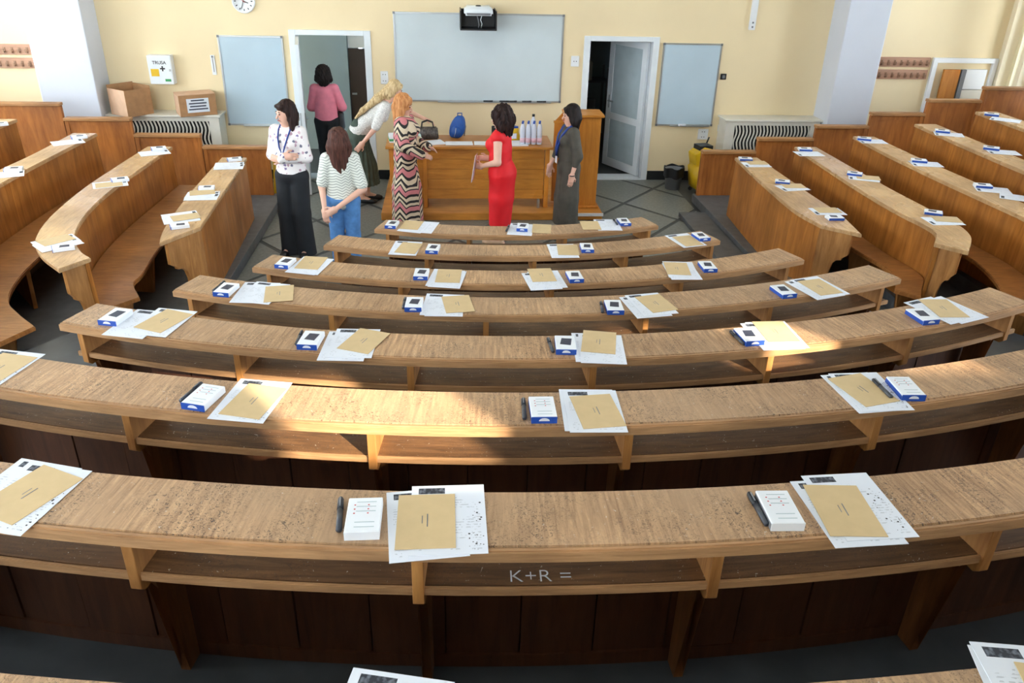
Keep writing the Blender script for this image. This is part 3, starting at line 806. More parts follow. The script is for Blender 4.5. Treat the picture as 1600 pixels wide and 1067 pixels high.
socket('white double switch plate left of the large whiteboard', -0.90, 1.42, 0.11, 0.18, 2)
socket('small pale thermostat plate between the large whiteboard and the white door', 1.90, 1.70, 0.12, 0.15, 1)

# projector on its bracket over the large board
e = empty('projector', 'white projector on a black bracket box above the large whiteboard', 'projector', (0.45, 11.80, 2.24))
bm = bmesh.new()
for b in ((-0.25, 0.25, -0.15, 0.40, 0.0, 0.02), (-0.25, -0.235, -0.15, 0.40, 0.02, 0.25), (0.235, 0.25, -0.15, 0.40, 0.02, 0.25), (-0.05, 0.05, 0.22, 0.499, 0.185, 0.245), (-0.235, 0.235, 0.2, 0.22, 0.02, 0.25)): bm_box(bm, *b)
add('bracket_box', bm_done(bm, 'bracket_box'), e, MAT['black'])
bm = bmesh.new(); bm_box(bm, -0.20, 0.20, -0.19, 0.22, 0.19, 0.30)
for v in bm.verts:
    if v.co.z > 0.25: v.co.x *= 0.92; v.co.y = v.co.y * 0.9 + 0.01
bmesh.ops.bevel(bm, geom=bm.edges[:], offset=0.025, segments=3, affect='EDGES')
add('projector_body', bm_done(bm, 'projector_body', True), e, MAT['pvc'])
box('front_grille', -0.16, 0.16, -0.197, -0.191, 0.20, 0.225, MAT['grey'], e)
lathe('lens', [(0.035, 0.0), (0.04, 0.01), (0.03, 0.018), (0.001, 0.012)], MAT['black'], e, 16, loc=(0.0, -0.02, 0.295))
tube('cable', [(-0.02, -0.05, 0.19), (0.0, -0.06, 0.12), (0.01, -0.06, 0.06), (0.0, -0.03, 0.021)], 0.008, MAT['grey'], e)
tube('cable', [(0.05, -0.05, 0.19), (0.03, -0.06, 0.13), (0.05, -0.06, 0.08), (0.04, -0.02, 0.021)], 0.006, MAT['pvc'], e)

# coat racks
def coat_rack(label, x0, x1):
    e = empty('coat_rack', label, 'coat rack', ((x0 + x1) / 2, WY, 1.57)); w = x1 - x0
    for z in (0.0, 0.18):
        box('rail', -w / 2, w / 2, -0.022, -0.001, z + 0.01, z + 0.15, MAT['rack'], e, 0.004)
    nh = int(w / 0.10)
    bm = bmesh.new(); bm_box(bm, -0.010, 0.010, -0.07, -0.022, 0.0, 0.014); bm_box(bm, -0.010, 0.010, -0.07, -0.058, 0.014, 0.05); bm_box(bm, -0.014, 0.014, -0.028, -0.0225, -0.01, 0.07)
    hk = bm_done(bm, 'hook'); hk.materials.append(MAT['hook'])
    for z in (0.04, 0.22):
        for i in range(nh):
            add('hook', hk, e, None, (-w / 2 + (i + 0.5) * w / nh, 0, z))
coat_rack('long coat hook rack on the wall near the cardboard boxes', -7.2, -5.78)
coat_rack('long coat hook rack on the wall near the windows', 6.54, 7.36)

# radiator covers with wavy slats
def radiator(label, x0, x1, zt):
    e = empty('radiator_cover', label, 'radiator cover', ((x0 + x1) / 2, 11.95, 0)); w = x1 - x0; dp = 0.345
    box('top', -w / 2 - 0.03, w / 2 + 0.03, -0.03, dp, zt - 0.03, zt, MAT['cream_rad'], e, 0.005)
    box('side_panel', -w / 2, -w / 2 + 0.03, 0, dp, 0, zt - 0.031, MAT['cream_rad'], e); box('side_panel', w / 2 - 0.03, w / 2, 0, dp, 0, zt - 0.031, MAT['cream_rad'], e)
    g0, g1 = -w / 2 + 0.14, w / 2 - 0.14
    bm = bmesh.new()
    for b in ((-w / 2 + 0.03, g0, 0, 0.02, 0, zt - 0.031), (g1, w / 2 - 0.03, 0, 0.02, 0, zt - 0.031), (g0, g1, 0, 0.02, zt - 0.09, zt - 0.031), (g0, g1, 0, 0.02, 0, 0.15)): bm_box(bm, *b)
    add('front_frame', bm_done(bm, 'front_frame'), e, MAT['cream_rad'])
    box('backing', g0, g1, 0.05, 0.06, 0.15, zt - 0.09, MAT['dark'], e)
    nz, z0, z1 = 18, 0.15, zt - 0.09
    v, f = [], []
    for i in range(nz + 1):
        z = z0 + (z1 - z0) * i / nz; s = 0.016 * math.sin((z - z0) * 2 * math.pi / 0.30)
        for dx, dy in ((-0.011, 0.004), (0.011, 0.004), (0.011, 0.016), (-0.011, 0.016)): v.append((s + dx, dy, z))
    for i in range(nz):
        for k in range(4): f.append([4 * i + k, 4 * i + (k + 1) % 4, 4 * i + 4 + (k + 1) % 4, 4 * i + 4 + k])
    sl = mesh_pydata('slat', v, f); sl.materials.append(MAT['cream_rad'])
    n = int((g1 - g0) / 0.052)
    for i in range(n): add('slat', sl, e, None, (g0 + (i + 0.5) * (g1 - g0) / n, 0, 0))
radiator('white radiator cover with wavy slats under the cardboard boxes', -4.80, -3.26, 1.02)
radiator('white radiator cover with wavy slats near the rubbish bin', 4.20, 5.66, 1.02)

# cardboard boxes on the radiator cover
e = empty('cardboard_box', 'open brown cardboard box with raised flaps, beside the white column', 'box', (-4.45, 11.99, 1.022), RAD(52))
bm = bmesh.new()
for b in ((-0.20, 0.20, -0.20, 0.20, 0, 0.006), (-0.20, -0.194, -0.20, 0.20, 0.006, 0.36), (0.194, 0.20, -0.20, 0.20, 0.006, 0.36), (-0.194, 0.194, -0.20, -0.194, 0.006, 0.36), (-0.194, 0.194, 0.194, 0.20, 0.006, 0.36)): bm_box(bm, *b)
add('body', bm_done(bm, 'body'), e, MAT['card'])
box('lit_side_face', -0.2015, -0.2001, -0.198, 0.198, 0.004, 0.358, MAT['card_lit'], e)  # thin sheet carrying the painted light of the left face
box('flap', -0.20, 0.20, 0.194, 0.20, 0.361, 0.40, MAT['card'], e); box('flap', 0.194, 0.20, -0.20, 0.193, 0.361, 0.385, MAT['card'], e)
e = empty('cardboard_box', 'closed cardboard box with a printed white label, beside the first aid cabinet', 'box', (-3.57, 12.02, 1.022), RAD(27))
box('body', -0.25, 0.25, -0.16, 0.16, 0, 0.29, MAT['card'], e, 0.004)
box('lit_side_face', -0.2515, -0.2501, -0.155, 0.155, 0.004, 0.285, MAT['card_lit'], e)
box('flap', -0.25, 0.25, -0.16, -0.004, 0.2905, 0.296, MAT['card_lit'], e); box('flap', -0.25, 0.25, 0.004, 0.16, 0.2905, 0.296, MAT['card_lit'], e)
lb = box('label_sheet', -0.15, 0.15, -0.1625, -0.1605, 0.05, 0.24, MAT['paper'], e)
for z, w in ((0.205, 0.09), (0.165, 0.12), (0.125, 0.11), (0.085, 0.13)): box('printed_line', -w, w, -0.1635, -0.1626, z, z + 0.018, MAT['print'], lb)

# ------------------------------------------------------------------ dais, podium desk and lectern
tag(box('floor_dais', -0.88, 2.08, 10.28, WY - 0.03, 0.001, 0.10, MAT['podium'], bevel=0.008), kind='structure')
tag(box('trim_3', 1.45, 2.09, 10.262, 10.279, 0.06, 0.10, MAT['white']), kind='structure')
e = empty('podium_desk', 'wide honey-coloured wooden podium desk with a boarded front', 'desk', (0.30, 10.55, 0.10))
box('desktop', -1.10, 1.10, -0.06, 0.64, 0.795, 0.83, MAT['podium'], e, 0.006)
for i in range(5):
    z0 = 0.12 + i * 0.135
    box('front_board', -0.99, 0.99, -0.012 + (0.003 if i % 2 else 0), 0.012, z0 + 0.0015, z0 + 0.1335, MAT['podium'], e)
box('side_board', -1.06, -1.0, -0.02, 0.60, 0.001, 0.794, MAT['podium_v'], e, 0.004); box('side_board', 1.0, 1.06, -0.02, 0.60, 0.001, 0.794, MAT['podium_v'], e, 0.004)
box('divider', -0.62, -0.57, -0.03, 0.50, 0.001, 0.794, MAT['podium_v'], e, 0.004)
for x in (-0.9, 0.93): box('bracket_foot', x - 0.015, x + 0.015, -0.05, 0.02, 0.001, 0.12, MAT['alu'], e)
e = empty('lectern', 'tall wooden lectern with a sloped top beside the podium desk', 'lectern', (1.78, 10.62, 0.10))
box('body', -0.20, 0.24, -0.10, 0.18, 0.03, 1.22, MAT['podium_v'], e, 0.006)
box('base', -0.24, 0.28, -0.14, 0.22, 0.001, 0.03, MAT['podium_v'], e, 0.004)
box('top', -0.24, 0.27, -0.16, 0.26, 1.225, 1.255, MAT['podium'], e, 0.005)
profile('side_wing', [(-0.35, 0.03), (-0.201, 0.03), (-0.201, 1.22), (-0.24, 1.24), (-0.35, 1.12)], 0.03, MAT['podium_v'], e, Matrix.Translation((0, 0.12, 0)), 0.003)
box('wing_edge', -0.36, -0.235, 0.10, 0.14, 1.10, 1.13, MAT['podium'], e, rot=None)
box('floor_bracket', -0.34, -0.26, -0.16, -0.10, 0.001, 0.02, MAT['alu'], e)

TOPZ = 0.931
def sheet_pile(label, x, y, rz, w, d, h, group=None):
    o = box('paper_pile', -w / 2, w / 2, -d / 2, d / 2, 0, h, MAT['paper'], None, loc=(x, y, TOPZ), rot=(0, 0, rz))
    tag(o, label, 'paper', group)
sheet_pile('fanned white papers at the striped dress end of the podium desk', -0.19, 10.70, RAD(20), 0.30, 0.24, 0.012)
sheet_pile('white sheets on the podium desk next to the fanned papers', 0.16, 10.68, RAD(2), 0.36, 0.20, 0.006)
sheet_pile('white sheets on the podium desk in front of the black case', 0.54, 10.69, RAD(-1), 0.36, 0.20, 0.006)
sheet_pile('white papers beside the bottles on the podium desk', 0.91, 10.70, RAD(6), 0.30, 0.30, 0.008)

# blue backpack
e = empty('backpack', 'small bright blue backpack standing on the podium desk', 'backpack', (0.12, 11.02, TOPZ), RAD(-20))
bm = bmesh.new(); bmesh.ops.create_uvsphere(bm, u_segments=24, v_segments=16, radius=1.0)
for v in bm.verts:
    x, y, z = v.co
    p = 0.55
    v.co = (math.copysign(abs(x) ** p, x) * 0.105, math.copysign(abs(y) ** p, y) * 0.065, 0.15 + math.copysign(abs(z) ** 0.7, z) * 0.15)
    v.co.x *= 1.0 - 0.35 * max(0, v.co.z - 0.16) / 0.14; v.co.x += 0.06 * (v.co.z / 0.3)
add('bag_body', bm_done(bm, 'bag_body', True), e, MAT['bluebag'])
bm = bmesh.new(); bmesh.ops.create_uvsphere(bm, u_segments=16, v_segments=10, radius=1.0)
for v in bm.verts: v.co = (v.co.x * 0.07 + 0.02, v.co.y * 0.03 - 0.062, 0.095 + v.co.z * 0.075)
add('front_pocket', bm_done(bm, 'front_pocket', True), e, MAT['bluebag'])
tube('zip', [(0.01, -0.094, 0.03), (0.03, -0.096, 0.09), (0.035, -0.088, 0.15)], 0.004, MAT['alu'], e)
tube('handle', [(0.03, 0.0, 0.29), (0.03, 0.0, 0.33), (0.09, 0.0, 0.335), (0.09, 0.0, 0.28)], 0.008, MAT['bluebag'], e)
tube('strap', [(0.10, 0.02, 0.26), (0.135, 0.02, 0.16), (0.115, 0.02, 0.03)], 0.009, MAT['grey'], e)
# handbag, white bag, green box
e = empty('handbag', 'dark patterned handbag with two handles on the podium desk', 'handbag', (-0.26, 10.95, TOPZ), RAD(5))
m = plain('snake_leather', lin(96, 88, 84), 0.5, noise=0.75, scale=40); MAT['snake'] = m
bm = bmesh.new(); bm_box(bm, -0.15, 0.15, -0.06, 0.06, 0, 0.16)
for v in bm.verts:
    if v.co.z > 0.1: v.co.y *= 0.35; v.co.x *= 0.9
bmesh.ops.bevel(bm, geom=bm.edges[:], offset=0.015, segments=2, affect='EDGES')
add('bag_body', bm_done(bm, 'bag_body', True), e, m)
for s in (-0.025, 0.025): tube('handle', [(-0.08, s, 0.15), (-0.07, s, 0.22), (0.0, s, 0.245), (0.07, s, 0.22), (0.08, s, 0.15)], 0.008, MAT['black'], e)
e = empty('tissue_box', 'white and green carton at the end of the podium desk', 'carton', (-0.70, 10.80, TOPZ), RAD(8))
box('carton', -0.07, 0.07, -0.10, 0.10, 0, 0.09, MAT['boxw'], e, 0.004); box('green_band', -0.072, 0.072, -0.102, 0.102, 0.02, 0.05, MAT['green'], e)
e = empty('plastic_bag', 'crumpled pale plastic bag between the backpack and handbag', 'bag', (-0.40, 10.72, TOPZ))
bm = bmesh.new(); bmesh.ops.create_icosphere(bm, subdivisions=3, radius=1.0)
for v in bm.verts:
    q = 1 + 0.18 * math.sin(v.co.x * 9 + v.co.z * 7) * math.cos(v.co.y * 8)
    v.co = (v.co.x * 0.065 * q, v.co.y * 0.05 * q, 0.065 + v.co.z * 0.064 * q)
    v.co.z = max(v.co.z, 0.001)
add('bag_body', bm_done(bm, 'bag_body'), e, plain('pale_film', lin(200, 222, 212), 0.25, noise=0.15, scale=25))
tube('knot', [(0.0, 0, 0.125), (0.01, 0, 0.15), (0.02, 0.01, 0.17)], [0.012, 0.006, 0.014], MAT['paper'], e)
# pack of water bottles
bprof = [(0.028, 0.0), (0.034, 0.006), (0.034, 0.09), (0.031, 0.10), (0.034, 0.11), (0.034, 0.20), (0.028, 0.235), (0.014, 0.265), (0.013, 0.285)]
first = None
k = 0
for iy in range(2):
    for ix in range(4):
        bx_, by_ = 1.00 + ix * 0.075 + iy * 0.012, 10.66 + iy * 0.078
        if first is None:
            first = empty('water_bottle', 'clear water bottle with a pink label in the pack on the podium desk', 'bottle', (bx_, by_, TOPZ), group='water bottles on the podium desk')
            lathe('bottle_body', bprof, MAT['bottle'], first, 16)
            lathe('label_band', [(0.0345, 0.03), (0.0345, 0.088)], MAT['pinklabel'], first, 16)
            lathe('cap', [(0.0145, 0.270), (0.0145, 0.292), (0.001, 0.2925)], MAT['blue'], first, 12)
        else:
            o = copy_tree(first); o.location = (bx_, by_, TOPZ)
e = empty('water_bottle', 'taller clear bottle with a black cap behind the pack of water bottles', 'bottle', (1.16, 10.86, TOPZ))
lathe('bottle_body', [(r * 1.1, z * 1.18) for r, z in bprof], MAT['bottle'], e, 16); lathe('cap', [(0.019, 0.325), (0.019, 0.355), (0.001, 0.356)], MAT['black'], e, 12)
e = empty('snack_bag', 'yellow and white packet leaning beside the water bottles', 'packet', (0.90, 10.90, TOPZ), RAD(10))
bm = bmesh.new(); bm_box(bm, -0.09, 0.09, -0.05, 0.05, 0, 0.16)
bmesh.ops.subdivide_edges(bm, edges=bm.edges[:], cuts=2, use_grid_fill=True)
for v in bm.verts:
    if v.co.z > 0.1: v.co.y *= 0.4; v.co.x *= 0.8
    v.co.x *= 1 - 0.1 * (v.co.z / 0.16)
add('packet_body', bm_done(bm, 'packet_body', True), e, MAT['yellow'])
box('white_panel', -0.05, 0.03, -0.054, -0.050, 0.03, 0.10, MAT['paper'], e); box('blue_top', -0.05, 0.06, -0.02, 0.02, 0.161, 0.185, MAT['blue'], e)
e = empty('laptop_sleeve', 'black flat case leaning behind the packet on the podium desk', 'case', (0.78, 11.05, TOPZ), RAD(4))
box('case_body', -0.17, 0.17, -0.02, 0.02, 0, 0.16, MAT['black'], e, 0.01); box('zip', -0.15, 0.15, -0.0235, -0.0205, 0.135, 0.142, MAT['grey'], e)

# ------------------------------------------------------------------ bin, mop bucket, yellow floor sign
e = empty('rubbish_bin', 'grey rubbish bin lined with a black bag by the wall', 'bin', (3.44, 11.80, 0.001))
lathe('bucket', [(0.11, 0.0), (0.14, 0.30), (0.145, 0.30), (0.145, 0.31), (0.135, 0.31), (0.10, 0.02)], MAT['grey'], e, 24)
bm = bmesh.new(); bmesh.ops.create_cone(bm, segments=28, radius1=0.148, radius2=0.155, depth=0.15, cap_ends=False)
for i, v in enumerate(bm.verts):
    a = math.atan2(v.co.y, v.co.x); q = 1 + 0.03 * math.sin(a * 7) + 0.02 * math.sin(a * 13)
    v.co.x *= q; v.co.y *= q; v.co.z += 0.26 + 0.012 * math.sin(a * 5)
add('bin_bag', bm_done(bm, 'bin_bag', True), e, MAT['black'])
e = empty('mop_bucket', 'yellow wheeled mop bucket behind the rubbish bin', 'bucket', (3.80, 11.62, 0.001), RAD(12))
bm = bmesh.new(); bm_box(bm, -0.16, 0.16, -0.18, 0.18, 0.06, 0.42)
for v in bm.verts:
    if v.co.z < 0.2: v.co.x *= 0.75; v.co.y *= 0.75
bmesh.ops.bevel(bm, geom=bm.edges[:], offset=0.03, segments=2, affect='EDGES')
add('tub', bm_done(bm, 'tub', True), e, MAT['yellow'])
profile('wringer', [(-0.15, 0.43), (0.06, 0.43), (0.10, 0.66), (-0.05, 0.70), (-0.19, 0.60)], 0.24, MAT['yellow'], e, None, 0.01)
box('water_well', -0.12, 0.09, -0.10, 0.10, 0.60, 0.715, MAT['black'], e)
for sx in (-1, 1):
    for sy in (-1, 1): lathe('castor', [(0.03, -0.012), (0.03, 0.012)], MAT['black'], e, 12, loc=(sx * 0.09, sy * 0.11, 0.03)).rotation_euler = (RAD(90), 0, 0)
tube('press_handle', [(0.06, 0.10, 0.62), (0.10, 0.10, 0.74), (0.12, 0.10, 0.80)], 0.012, MAT['black'], e)
e = empty('floor_sign', 'yellow folding wet floor sign beside the parapet', 'sign', (-2.33, 11.30, 0.001), RAD(5))
for s in (-1, 1):
    profile('sign_board', [(-0.12, 0.0), (0.12, 0.0), (0.09, 0.60), (-0.09, 0.60)], 0.012, MAT['yellow'], e, Matrix.Rotation(RAD(9 * s), 4, 'X') @ Matrix.Translation((0, 0, 0)) if False else Matrix.Translation((0, s * 0.09, 0)) @ Matrix.Rotation(RAD(8 * s), 4, 'X'), 0.003)
box('warning_mark', -0.05, 0.05, -0.078, -0.072, 0.24, 0.30, MAT['black'], e, rot=(RAD(-8), 0, RAD(0)))
box('hinge', -0.085, 0.085, -0.012, 0.012, 0.59, 0.615, MAT['black'], e)

# things in the dark store room behind the white door
e = empty('office_chair', 'dark office chair with a blue seat in the dark store room', 'chair', (2.32, 13.7, 0.0), RAD(160))
box('seat', -0.22, 0.22, -0.22, 0.22, 0.44, 0.52, MAT['bluebag'], e, 0.03); box('backrest', -0.22, 0.22, 0.18, 0.24, 0.58, 1.05, MAT['black'], e, 0.03)
tube('post', [(0, 0, 0.08), (0, 0, 0.44)], 0.025, MAT['black'], e)
tube('back_bar', [(0, 0.12, 0.44), (0, 0.26, 0.50), (0, 0.25, 0.70)], 0.015, MAT['black'], e)
for i in range(5):
    a = i * 2 * math.pi / 5
    tube('leg', [(0, 0, 0.10), (0.26 * math.cos(a), 0.26 * math.sin(a), 0.03)], [0.02, 0.028], MAT['black'], e)
e = empty('storage_crate', 'grey storage crate on a shelf in the dark store room', 'crate', (2.35, 15.2, 0.0))
for z in (0.40, 1.05): box('shelf', -0.6, 0.6, -0.25, 0.25, z, z + 0.03, MAT['grey'], e)
for x in (-0.58, 0.58):
    for y in (-0.23, 0.23): box('upright', x - 0.02, x + 0.02, y - 0.02, y + 0.02, 0.0, 1.3, MAT['grey'], e)
box('crate', -0.3, 0.3, -0.2, 0.2, 1.081, 1.4, MAT['cream_rad'], e, 0.02); box('crate', -0.4, 0.2, -0.2, 0.2, 0.431, 0.75, MAT['white'], e, 0.02)
# ------------------------------------------------------------------ exam papers, envelopes, boxes and markers on the desks
# every entry: kind, x, y, heading (degrees clockwise from the wall direction)
SETS = {
 0: [
  [('s',-0.235,7.337,13),('s',-0.320,7.346,18),('e',-0.349,7.387,12),('b',-0.533,7.373,10)],
  [('s',0.693,7.261,11),('e',0.894,7.275,8),('b',0.708,7.271,8),('m',0.574,7.269,13)],
  [('s',1.555,7.390,1),('e',1.381,7.371,1),('b',1.723,7.433,-4),('m',1.652,7.453,-3)],
 ],
 1: [
  [('s',-0.363,6.464,8),('e',-0.336,6.461,14),('b',-0.130,6.404,8)],
  [('s',0.973,6.381,-1),('e',1.020,6.401,4),('b',1.184,6.412,2)],
  [('s',2.111,6.631,-16),('e',2.127,6.612,-14),('b',2.265,6.686,-12)],
 ],
 2: [
  [('s',-1.051,5.736,16),('s',-1.034,5.731,14),('e',-1.040,5.784,10),('b',-1.227,5.758,13)],
  [('s',-0.024,5.470,11),('s',-0.010,5.451,10),('e',-0.001,5.504,5),('b',-0.201,5.516,4)],
  [('s',0.723,5.430,-6),('s',0.679,5.400,-7),('e',0.692,5.510,-4),('b',0.929,5.443,-4)],
  [('s',1.777,5.607,5),('s',1.774,5.567,1),('e',1.751,5.620,7),('b',1.991,5.627,-1)],
 ],
 3: [
  [('s',-1.248,4.863,5),('s',-1.201,4.855,14),('e',-1.093,4.835,-8),('b',-1.434,4.879,12),('m',-1.490,4.949,13)],
  [('s',-0.027,4.635,3),('s',-0.047,4.640,7),('e',0.055,4.645,-7),('b',-0.220,4.622,3),('m',-0.274,4.657,3)],
  [('s',1.252,4.588,-9),('s',1.296,4.616,-10),('e',1.332,4.625,-15),('b',1.040,4.548,2),('m',0.974,4.563,6)],
  [('s',2.484,4.852,-18),('s',2.529,4.872,-17),('e',2.529,4.867,-14),('b',2.231,4.772,-11)],
 ],
 4: [
  [('s',-1.680,4.062,14),('s',-1.566,4.074,14),('e',-1.560,4.087,25),('b',-1.824,4.120,13)],
  [('s',-0.541,3.764,4),('s',-0.503,3.793,4),('e',-0.451,3.812,23),('b',-0.725,3.806,7),('m',-0.784,3.847,2)],
  [('s',0.769,3.707,4),('s',0.798,3.687,6),('e',0.796,3.762,12),('b',0.607,3.711,4),('m',0.539,3.723,-3)],
  [('s',1.798,3.826,-2),('s',1.766,3.811,-3),('e',1.806,3.860,-1),('b',1.622,3.779,-6),('m',1.569,3.779,-9)],
  [('s',2.985,4.128,-21),('s',2.914,4.119,-21),('e',2.945,4.141,1),('b',2.735,4.008,-8)],
 ],
 5: [
  [('s',-2.009,3.271,14),('e',-1.996,3.270,16)],
  [('s',-0.835,2.959,11),('e',-0.823,2.949,16),('b',-1.030,2.964,17),('m',-1.088,3.018,17)],
  [('s',0.582,2.830,3),('s',0.598,2.818,2),('e',0.611,2.812,-5),('b',0.381,2.814,1),('m',0.314,2.832,3)],
  [('s',1.826,2.929,-5),('s',1.856,2.932,-1),('e',1.830,2.944,-14),('b',2.015,2.928,3),('m',1.926,2.940,-2)],
 ],
 6: [
  [('s',-1.391,2.166,17),('s',-1.347,2.142,15),('e',-1.342,2.156,28)],
  [('s',-0.080,1.959,-5),('s',-0.012,1.975,-0),('e',-0.080,1.964,-0),('b',-0.270,1.972,-0),('m',-0.338,2.000,-4)],
  [('s',1.262,1.952,-2),('s',1.311,1.979,-2),('e',1.254,1.954,4),('b',1.037,1.950,2),('m',0.983,1.965,-1)],
 ],
 7: [
  [('s',-0.150,1.115,13)],
  [('s',1.300,1.100,14),('s',1.325,1.115,9),('e',1.360,1.085,14)],
 ],
 'L1': [
  [('s',-2.588,9.655,82),('s',-2.565,9.563,83),('b',-2.572,9.866,69),('m',-2.580,9.962,72)],
  [('s',-2.579,8.435,85),('s',-2.562,8.356,85),('e',-2.599,8.511,73),('b',-2.587,8.644,80)],
  [('s',-2.572,7.641,67),('s',-2.598,7.720,64),('e',-2.542,7.684,63),('b',-2.513,7.392,66)],
 ],
 'L2': [
  [('s',-3.438,9.695,63),('b',-3.437,9.853,66)],
  [('s',-3.468,8.373,67),('e',-3.474,8.354,67),('b',-3.412,8.497,62)],
  [('s',-3.293,6.652,50),('s',-3.246,6.581,48),('e',-3.304,6.677,44),('b',-3.155,6.462,64)],
 ],
 'L3': [
  [('s',-4.324,9.539,58),('b',-4.278,9.747,59)],
  [('s',-4.367,8.164,67),('b',-4.357,8.320,73)],
 ],
 'L4': [
  [('b',-5.081,9.656,57)],
 ],
 'R1': [
  [('s',3.891,9.758,-91),('e',3.935,9.845,-91),('b',3.831,9.992,-82)],
  [('s',3.958,8.732,-100),('e',3.993,8.803,-90),('b',3.913,8.932,-70)],
  [('s',3.986,7.852,-90),('e',4.002,7.890,-90),('b',3.948,7.602,-90)],
 ],
 'R2': [
  [('s',4.545,9.742,-91),('b',4.563,9.919,-81)],
  [('s',4.722,8.621,-67),('e',4.781,8.640,-71),('b',4.675,8.756,-61)],
  [('s',4.782,7.098,-90),('e',4.848,7.151,-79),('b',4.805,7.318,-62)],
 ],
 'R3': [
  [('s',5.372,9.813,-84),('b',5.307,9.892,-64)],
  [('s',5.463,8.695,-79),('b',5.431,8.795,-69)],
  [('s',5.608,7.670,-69),('s',5.692,7.379,-57),('b',5.561,7.768,-74)],
 ],
 'R4': [
  [('s',6.156,9.492,-67),('b',6.136,9.605,-65)],
  [('s',6.273,8.592,-74),('b',6.213,8.724,-57)],
 ],
 'R5': [
  [('s',6.890,9.567,-49),('b',6.870,9.827,-58)],
 ],
}
SW, SH = 0.235, 0.330
EW, EH = 0.180, 0.255
def thin(name, w, h, t, mat):
    bm = bmesh.new(); bm_box(bm, -w / 2, w / 2, -h / 2, h / 2, 0, t)
    me = bm_done(bm, name); me.materials.append(mat); return me
M_SHEET = thin('exam_sheet', SW, SH, 0.0016, MAT['sheet'])
M_ENV = thin('envelope', EW, EH, 0.002, MAT['env'])
M_FLAP = thin('flap', EW * 0.98, 0.055, 0.0012, MAT['env'])
M_LINE = thin('printed_line', 0.0035, 0.06, 0.0005, MAT['grey'])
BW, BH, BT = 0.105, 0.165, 0.030
bm = bmesh.new(); bm_box(bm, -BW / 2, BW / 2, -BH / 2 + 0.003, BH / 2, 0, BT); bmesh.ops.bevel(bm, geom=bm.edges[:], offset=0.002, segments=1, affect='EDGES')
M_BOX = bm_done(bm, 'carton'); M_BOX.materials.append(MAT['boxw'])
bm = bmesh.new(); bm_box(bm, -BW / 2, BW / 2, -BH / 2 - 0.0005, -BH / 2 + 0.003, 0.0, BT); M_END = bm_done(bm, 'end_flap'); M_END.materials.append(MAT['blue'])
bm = bmesh.new(); bm_box(bm, -BW / 2 - 0.0008, -BW / 2 - 0.0001, -BH / 2 + 0.004, BH / 2 - 0.002, 0.001, BT * 0.8); M_STRIPE = bm_done(bm, 'side_stripe'); M_STRIPE.materials.append(MAT['blue'])
M_ENDW = M_END.copy(); M_ENDW.materials[0] = MAT['boxw']; M_STRIPEW = M_STRIPE.copy(); M_STRIPEW.materials[0] = MAT['grey']
M_PIC = mesh_pydata('printed_picture', [(-0.030, -0.02, 0), (0.026, -0.03, 0), (0.036, 0.045, 0), (-0.018, 0.05, 0), (-0.030, -0.02, 0.0007), (0.026, -0.03, 0.0007), (0.036, 0.045, 0.0007), (-0.018, 0.05, 0.0007)],
                    [[3, 2, 1, 0], [4, 5, 6, 7], [0, 1, 5, 4], [1, 2, 6, 5], [2, 3, 7, 6], [3, 0, 4, 7]]); M_PIC.materials.append(MAT['print'])
v = [(0.022 * math.cos(a), 0, 0.014 * math.sin(a)) for a in [math.pi * i / 8 for i in range(9)]]
M_MOON = mesh_pydata('thumb_notch', v + [(x, -0.0008, z) for x, y, z in v], [list(range(9)), list(range(9, 18))[::-1]] + [[i, i + 9, i + 10, i + 1] for i in range(8)]); M_MOON.materials.append(MAT['paper'])
M_BAR = thin('text_bar', 0.06, 0.003, 0.0005, MAT['pvc_g'])
M_RED = thin('red_mark', 0.005, 0.004, 0.0006, MAT['red'])
tmp = tube('marker_body', [(0, -0.075, 0), (0, 0.02, 0)], [0.0095, 0.0095], MAT['marker']); M_MK = tmp.data; bpy.data.objects.remove(tmp)
tmp = tube('marker_cap', [(0, 0.021, 0), (0, 0.075, 0), (0, 0.083, 0)], [0.0105, 0.0095, 0.006], MAT['ink']); M_CAP = tmp.data; bpy.data.objects.remove(tmp)
tmp = tube('pocket_clip', [(0, 0.03, 0.011), (0, 0.07, 0.012)], [0.0025, 0.0025], MAT['grey']); M_CLIP = tmp.data; bpy.data.objects.remove(tmp)

